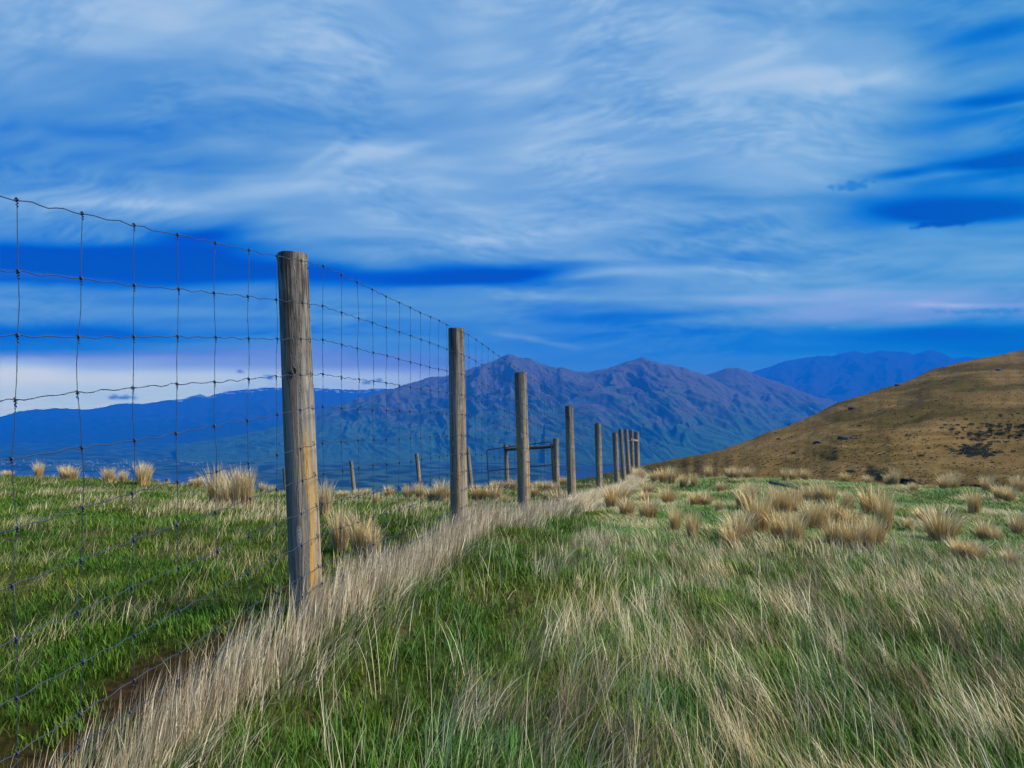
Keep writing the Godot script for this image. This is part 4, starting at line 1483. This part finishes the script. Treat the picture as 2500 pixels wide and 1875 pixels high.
func make_grass() -> void:
	var near := 9.5
	# --- near: every blade where it grows
	for k in 12000:
		var s := spot(1.35, near, -420.0, 3050.0)
		var side := from_fence(s.x, s.y)
		var patch := nz.get_noise_2d(s.x * 0.75 + 60.0, s.y * 0.75)
		if bare(side, s.y, patch):
			continue
		var wide := 1.0 + s.y * 0.09
		if side > 0.0 and not walk(side, s.y):
			tuft(s, 9, 0.06 * wide, rng.randf() * TAU, 1.0, 0.03, 0.12, 0.0036 * wide, 0.1, 1.2, 0.6, SOFT_GREENS, tint(0.7, 1.25, patch * 0.5), 2)
			continue
		tuft(s, 14, 0.055 * wide, rng.randf() * TAU, 1.0, 0.03, 0.10 if side < 0.0 else 0.12, 0.0040 * wide, 0.2, 1.3, 0.6, GREENS, tint(0.7, 1.25, patch * 0.5), 2)
	bake("short_grass", L_SHORT)
	for k in 13600:
		var s := spot(1.35, near, 500.0, 3050.0)
		var side := from_fence(s.x, s.y)
		if side < 0.30 or walk(side, s.y) and rng.randf() < 0.85:
			continue
		var patch := nz.get_noise_2d(s.x * 0.75 + 60.0, s.y * 0.75)
		var wide := 1.0 + s.y * 0.08
		tuft(s, 10, 0.06 * wide, lay(s) + rng.randfn() * 0.9, 0.7, 0.05, 0.20 if s.y < 5.0 else 0.15, 0.0034 * wide, 0.3, 1.3, 0.8, SOFT_GREENS, tint(0.7, 1.3, patch * 0.5), 3)
	bake("long_grass", L_LONG)
	for k in 11600:
		var s := spot(1.35, near, 700.0, 3050.0)
		var side := from_fence(s.x, s.y)
		if side < 0.75 or walk(side, s.y):
			continue
		var az := lay(s)
		# swathes: long along the lie of the straw, narrow across it
		var u := s.x * cos(az) - s.y * sin(az)
		var v := s.x * sin(az) + s.y * cos(az)
		var swath := nz.get_noise_2d(u * 0.45 + 12.0, v * 1.5) + 0.35 * nz.get_noise_2d(s.x * 2.2, s.y * 2.2)
		if rng.randf() > 0.05 + clampf((swath - 0.06) * 5.0, 0.0, 0.95):
			continue
		var hue := nz.get_noise_2d(s.x * 0.9 + 70.0, s.y * 0.6)
		var wide := 1.0 + s.y * 0.07
		var kind: Array = BROWNS if hue < -0.12 and swath > 0.1 else (PALES if rng.randf() < 0.3 else STRAWS)
		tuft(s, 9, 0.055 * wide, az + rng.randfn() * 0.4 + (rng.randf_range(-2.0, 2.0) if rng.randf() < 0.15 else 0.0), 0.42, 0.09, 0.32 if s.y < 5.0 else 0.24, 0.0025 * wide, 0.45, 1.35, 0.10, kind, tint(0.75, 1.2, hue * 0.25), 4, 0.05 * rng.randf())
	bake("lodged_straw", L_LODGED)
	for k in 1000:
		var s := spot(1.5, near, 700.0)
		var side := from_fence(s.x, s.y)
		if side < 0.5 or rng.randf() > (0.12 if walk(side, s.y) else 0.5) + nz.get_noise_2d(s.x * 0.7 + 33.0, s.y * 0.7) * 1.8:
			continue
		tuft(s, 4, 0.05, lay(s) + rng.randfn() * 1.2, 0.6, 0.20, 0.46, 0.0024, 0.08, 0.7, 0.4, PALES, tint(0.8, 1.1), 5)
	bake("seed_stems", L_STEMS)
	for k in 5200:
		var s := spot(1.4, near, -120.0, 1500.0)
		var side := from_fence(s.x, s.y)
		if side > 1.0:
			continue
		var patch := nz.get_noise_2d(s.x * 0.9 + 5.0, s.y * 0.55) + (0.15 if s.y > 6.0 and side < 0.0 else -0.05)
		if rng.randf() > 0.12 + patch * 1.6:
			continue
		tuft(s, 5, 0.07, -0.5 + rng.randfn() * 0.9, 0.6, 0.07, 0.22, 0.0026, 0.6, 1.45, 0.3, STRAWS, tint(0.75, 1.2, 0.05), 3)
	bake("scattered_straw", L_BITS)
	# the uncut strip under the netting
	for k in 3000:
		var q := sqrt(0.9) + rng.randf() * (sqrt(13.0) - sqrt(0.9))
		var d := q * q
		var edge := nz.get_noise_2d(d * 0.9, 3.0)
		var off := rng.randfn() * (0.10 + 0.09 * (edge + 0.3)) + 0.17 + edge * 0.14
		if d < 4.0:
			off += 0.07
		if off < -0.10 or off > 0.58:
			continue
		var s := Vector2(fence_point(d).x + off / 0.972, d)
		var wide := 1.0 + d * 0.05
		if off < 0.32:
			tuft(s, 7, 0.05 * wide, -0.75 + rng.randfn() * 0.5, 0.35, 0.14, 0.37 - absf(off - 0.12) * 0.4, 0.0028 * wide, 0.04, 0.70, 0.22, PALES if rng.randf() < 0.8 else BROWNS, tint(0.75, 1.15, 0.02), 4)
		else:
			tuft(s, 7, 0.05 * wide, 0.2 + rng.randfn() * 0.7, 0.4, 0.14, 0.32, 0.0032 * wide, 0.55, 1.35, 0.6, PALES if rng.randf() < 0.55 else SOFT_GREENS, tint(0.75, 1.12, 0.02), 3)
	bake("fence_line_grass", L_FENCE)

	# --- farther off: clumps
	var short_ := []; var long_ := []; var lodged := []; var fence_ := []; var bits := []
	for k in 3:
		short_.append(clump(90, 0.24, 0.03, 0.10, 0.0080, 0.2, 1.3, 1.6, 0.5, GREENS, 2, STRAWS, 0.05))
		long_.append(clump(85, 0.24, 0.05, 0.17, 0.0070, 0.3, 1.3, 1.0, 0.7, SOFT_GREENS, 3, STRAWS, 0.12))
		lodged.append(clump(40, 0.22, 0.12, 0.30, 0.0060, 0.85, 1.45, 0.35, 0.42, STRAWS, 3, PALES, 0.35))
		fence_.append(clump(44, 0.11, 0.22, 0.46, 0.0065, 0.15, 0.75, 0.6, 0.9, PALES, 3, STRAWS, 0.3))
		bits.append(clump(20, 0.24, 0.07, 0.26, 0.006, 0.5, 1.2, 0.6, 0.5, STRAWS, 2, PALES, 0.3))
	var p_short := []; var p_long := []; var p_lodged := []; var p_bits := []; var p_fence := []
	for k in 15000:
		var s := spot(near - 0.5, 38.0)
		var side := from_fence(s.x, s.y)
		var at := Vector3(s.x, ground(s.x, s.y), -s.y)
		var patch := nz.get_noise_2d(s.x * 0.5 + 60.0, s.y * 0.5)
		var grow := 0.85 + s.y * 0.018
		if side < 0.0 or walk(side, s.y):
			p_short.append([at, rng.randf() * TAU, grow, rng.randf_range(0.7, 1.3), tint(0.75, 1.25, patch * 0.5)])
		else:
			p_long.append([at, -lay(s) + rng.randfn() * 0.6, grow, rng.randf_range(0.4, 0.8), tint(0.75, 1.25, patch * 0.5)])
			if rng.randf() < 0.04 + patch * 1.3 + nz.get_noise_2d(s.x * 0.3, s.y * 0.9) * 0.8:
				p_lodged.append([at, -lay(s) + rng.randfn() * 0.4, grow, rng.randf_range(0.35, 0.7), tint(0.75, 1.15, 0.03)])
		if side < 0.0 and rng.randf() < 0.10 + patch * 1.5:
			p_bits.append([at, 0.5 + rng.randfn() * 0.8, grow, rng.randf_range(0.7, 1.2), tint(0.75, 1.15, 0.05)])
	for k in 900:
		var q := sqrt(12.5) + rng.randf() * (sqrt(33.0) - sqrt(12.5))
		var d := q * q
		var off := rng.randfn() * 0.17 + 0.18
		var x := fence_point(d).x + off / 0.972
		p_fence.append([Vector3(x, ground(x, d), -d), 0.5 + rng.randfn() * 0.6, 1.2, clampf(1.1 - absf(off - 0.1) * 1.2, 0.4, 1.1) * rng.randf_range(0.7, 1.1), tint(0.8, 1.12, 0.02)])
	scatter("short_grass", short_, p_short, L_SHORT)
	scatter("long_grass", long_, p_long, L_LONG)
	scatter("lodged_straw", lodged, p_lodged, L_LODGED)
	scatter("scattered_straw", bits, p_bits, L_BITS)
	scatter("fence_line_grass", fence_, p_fence, L_FENCE)
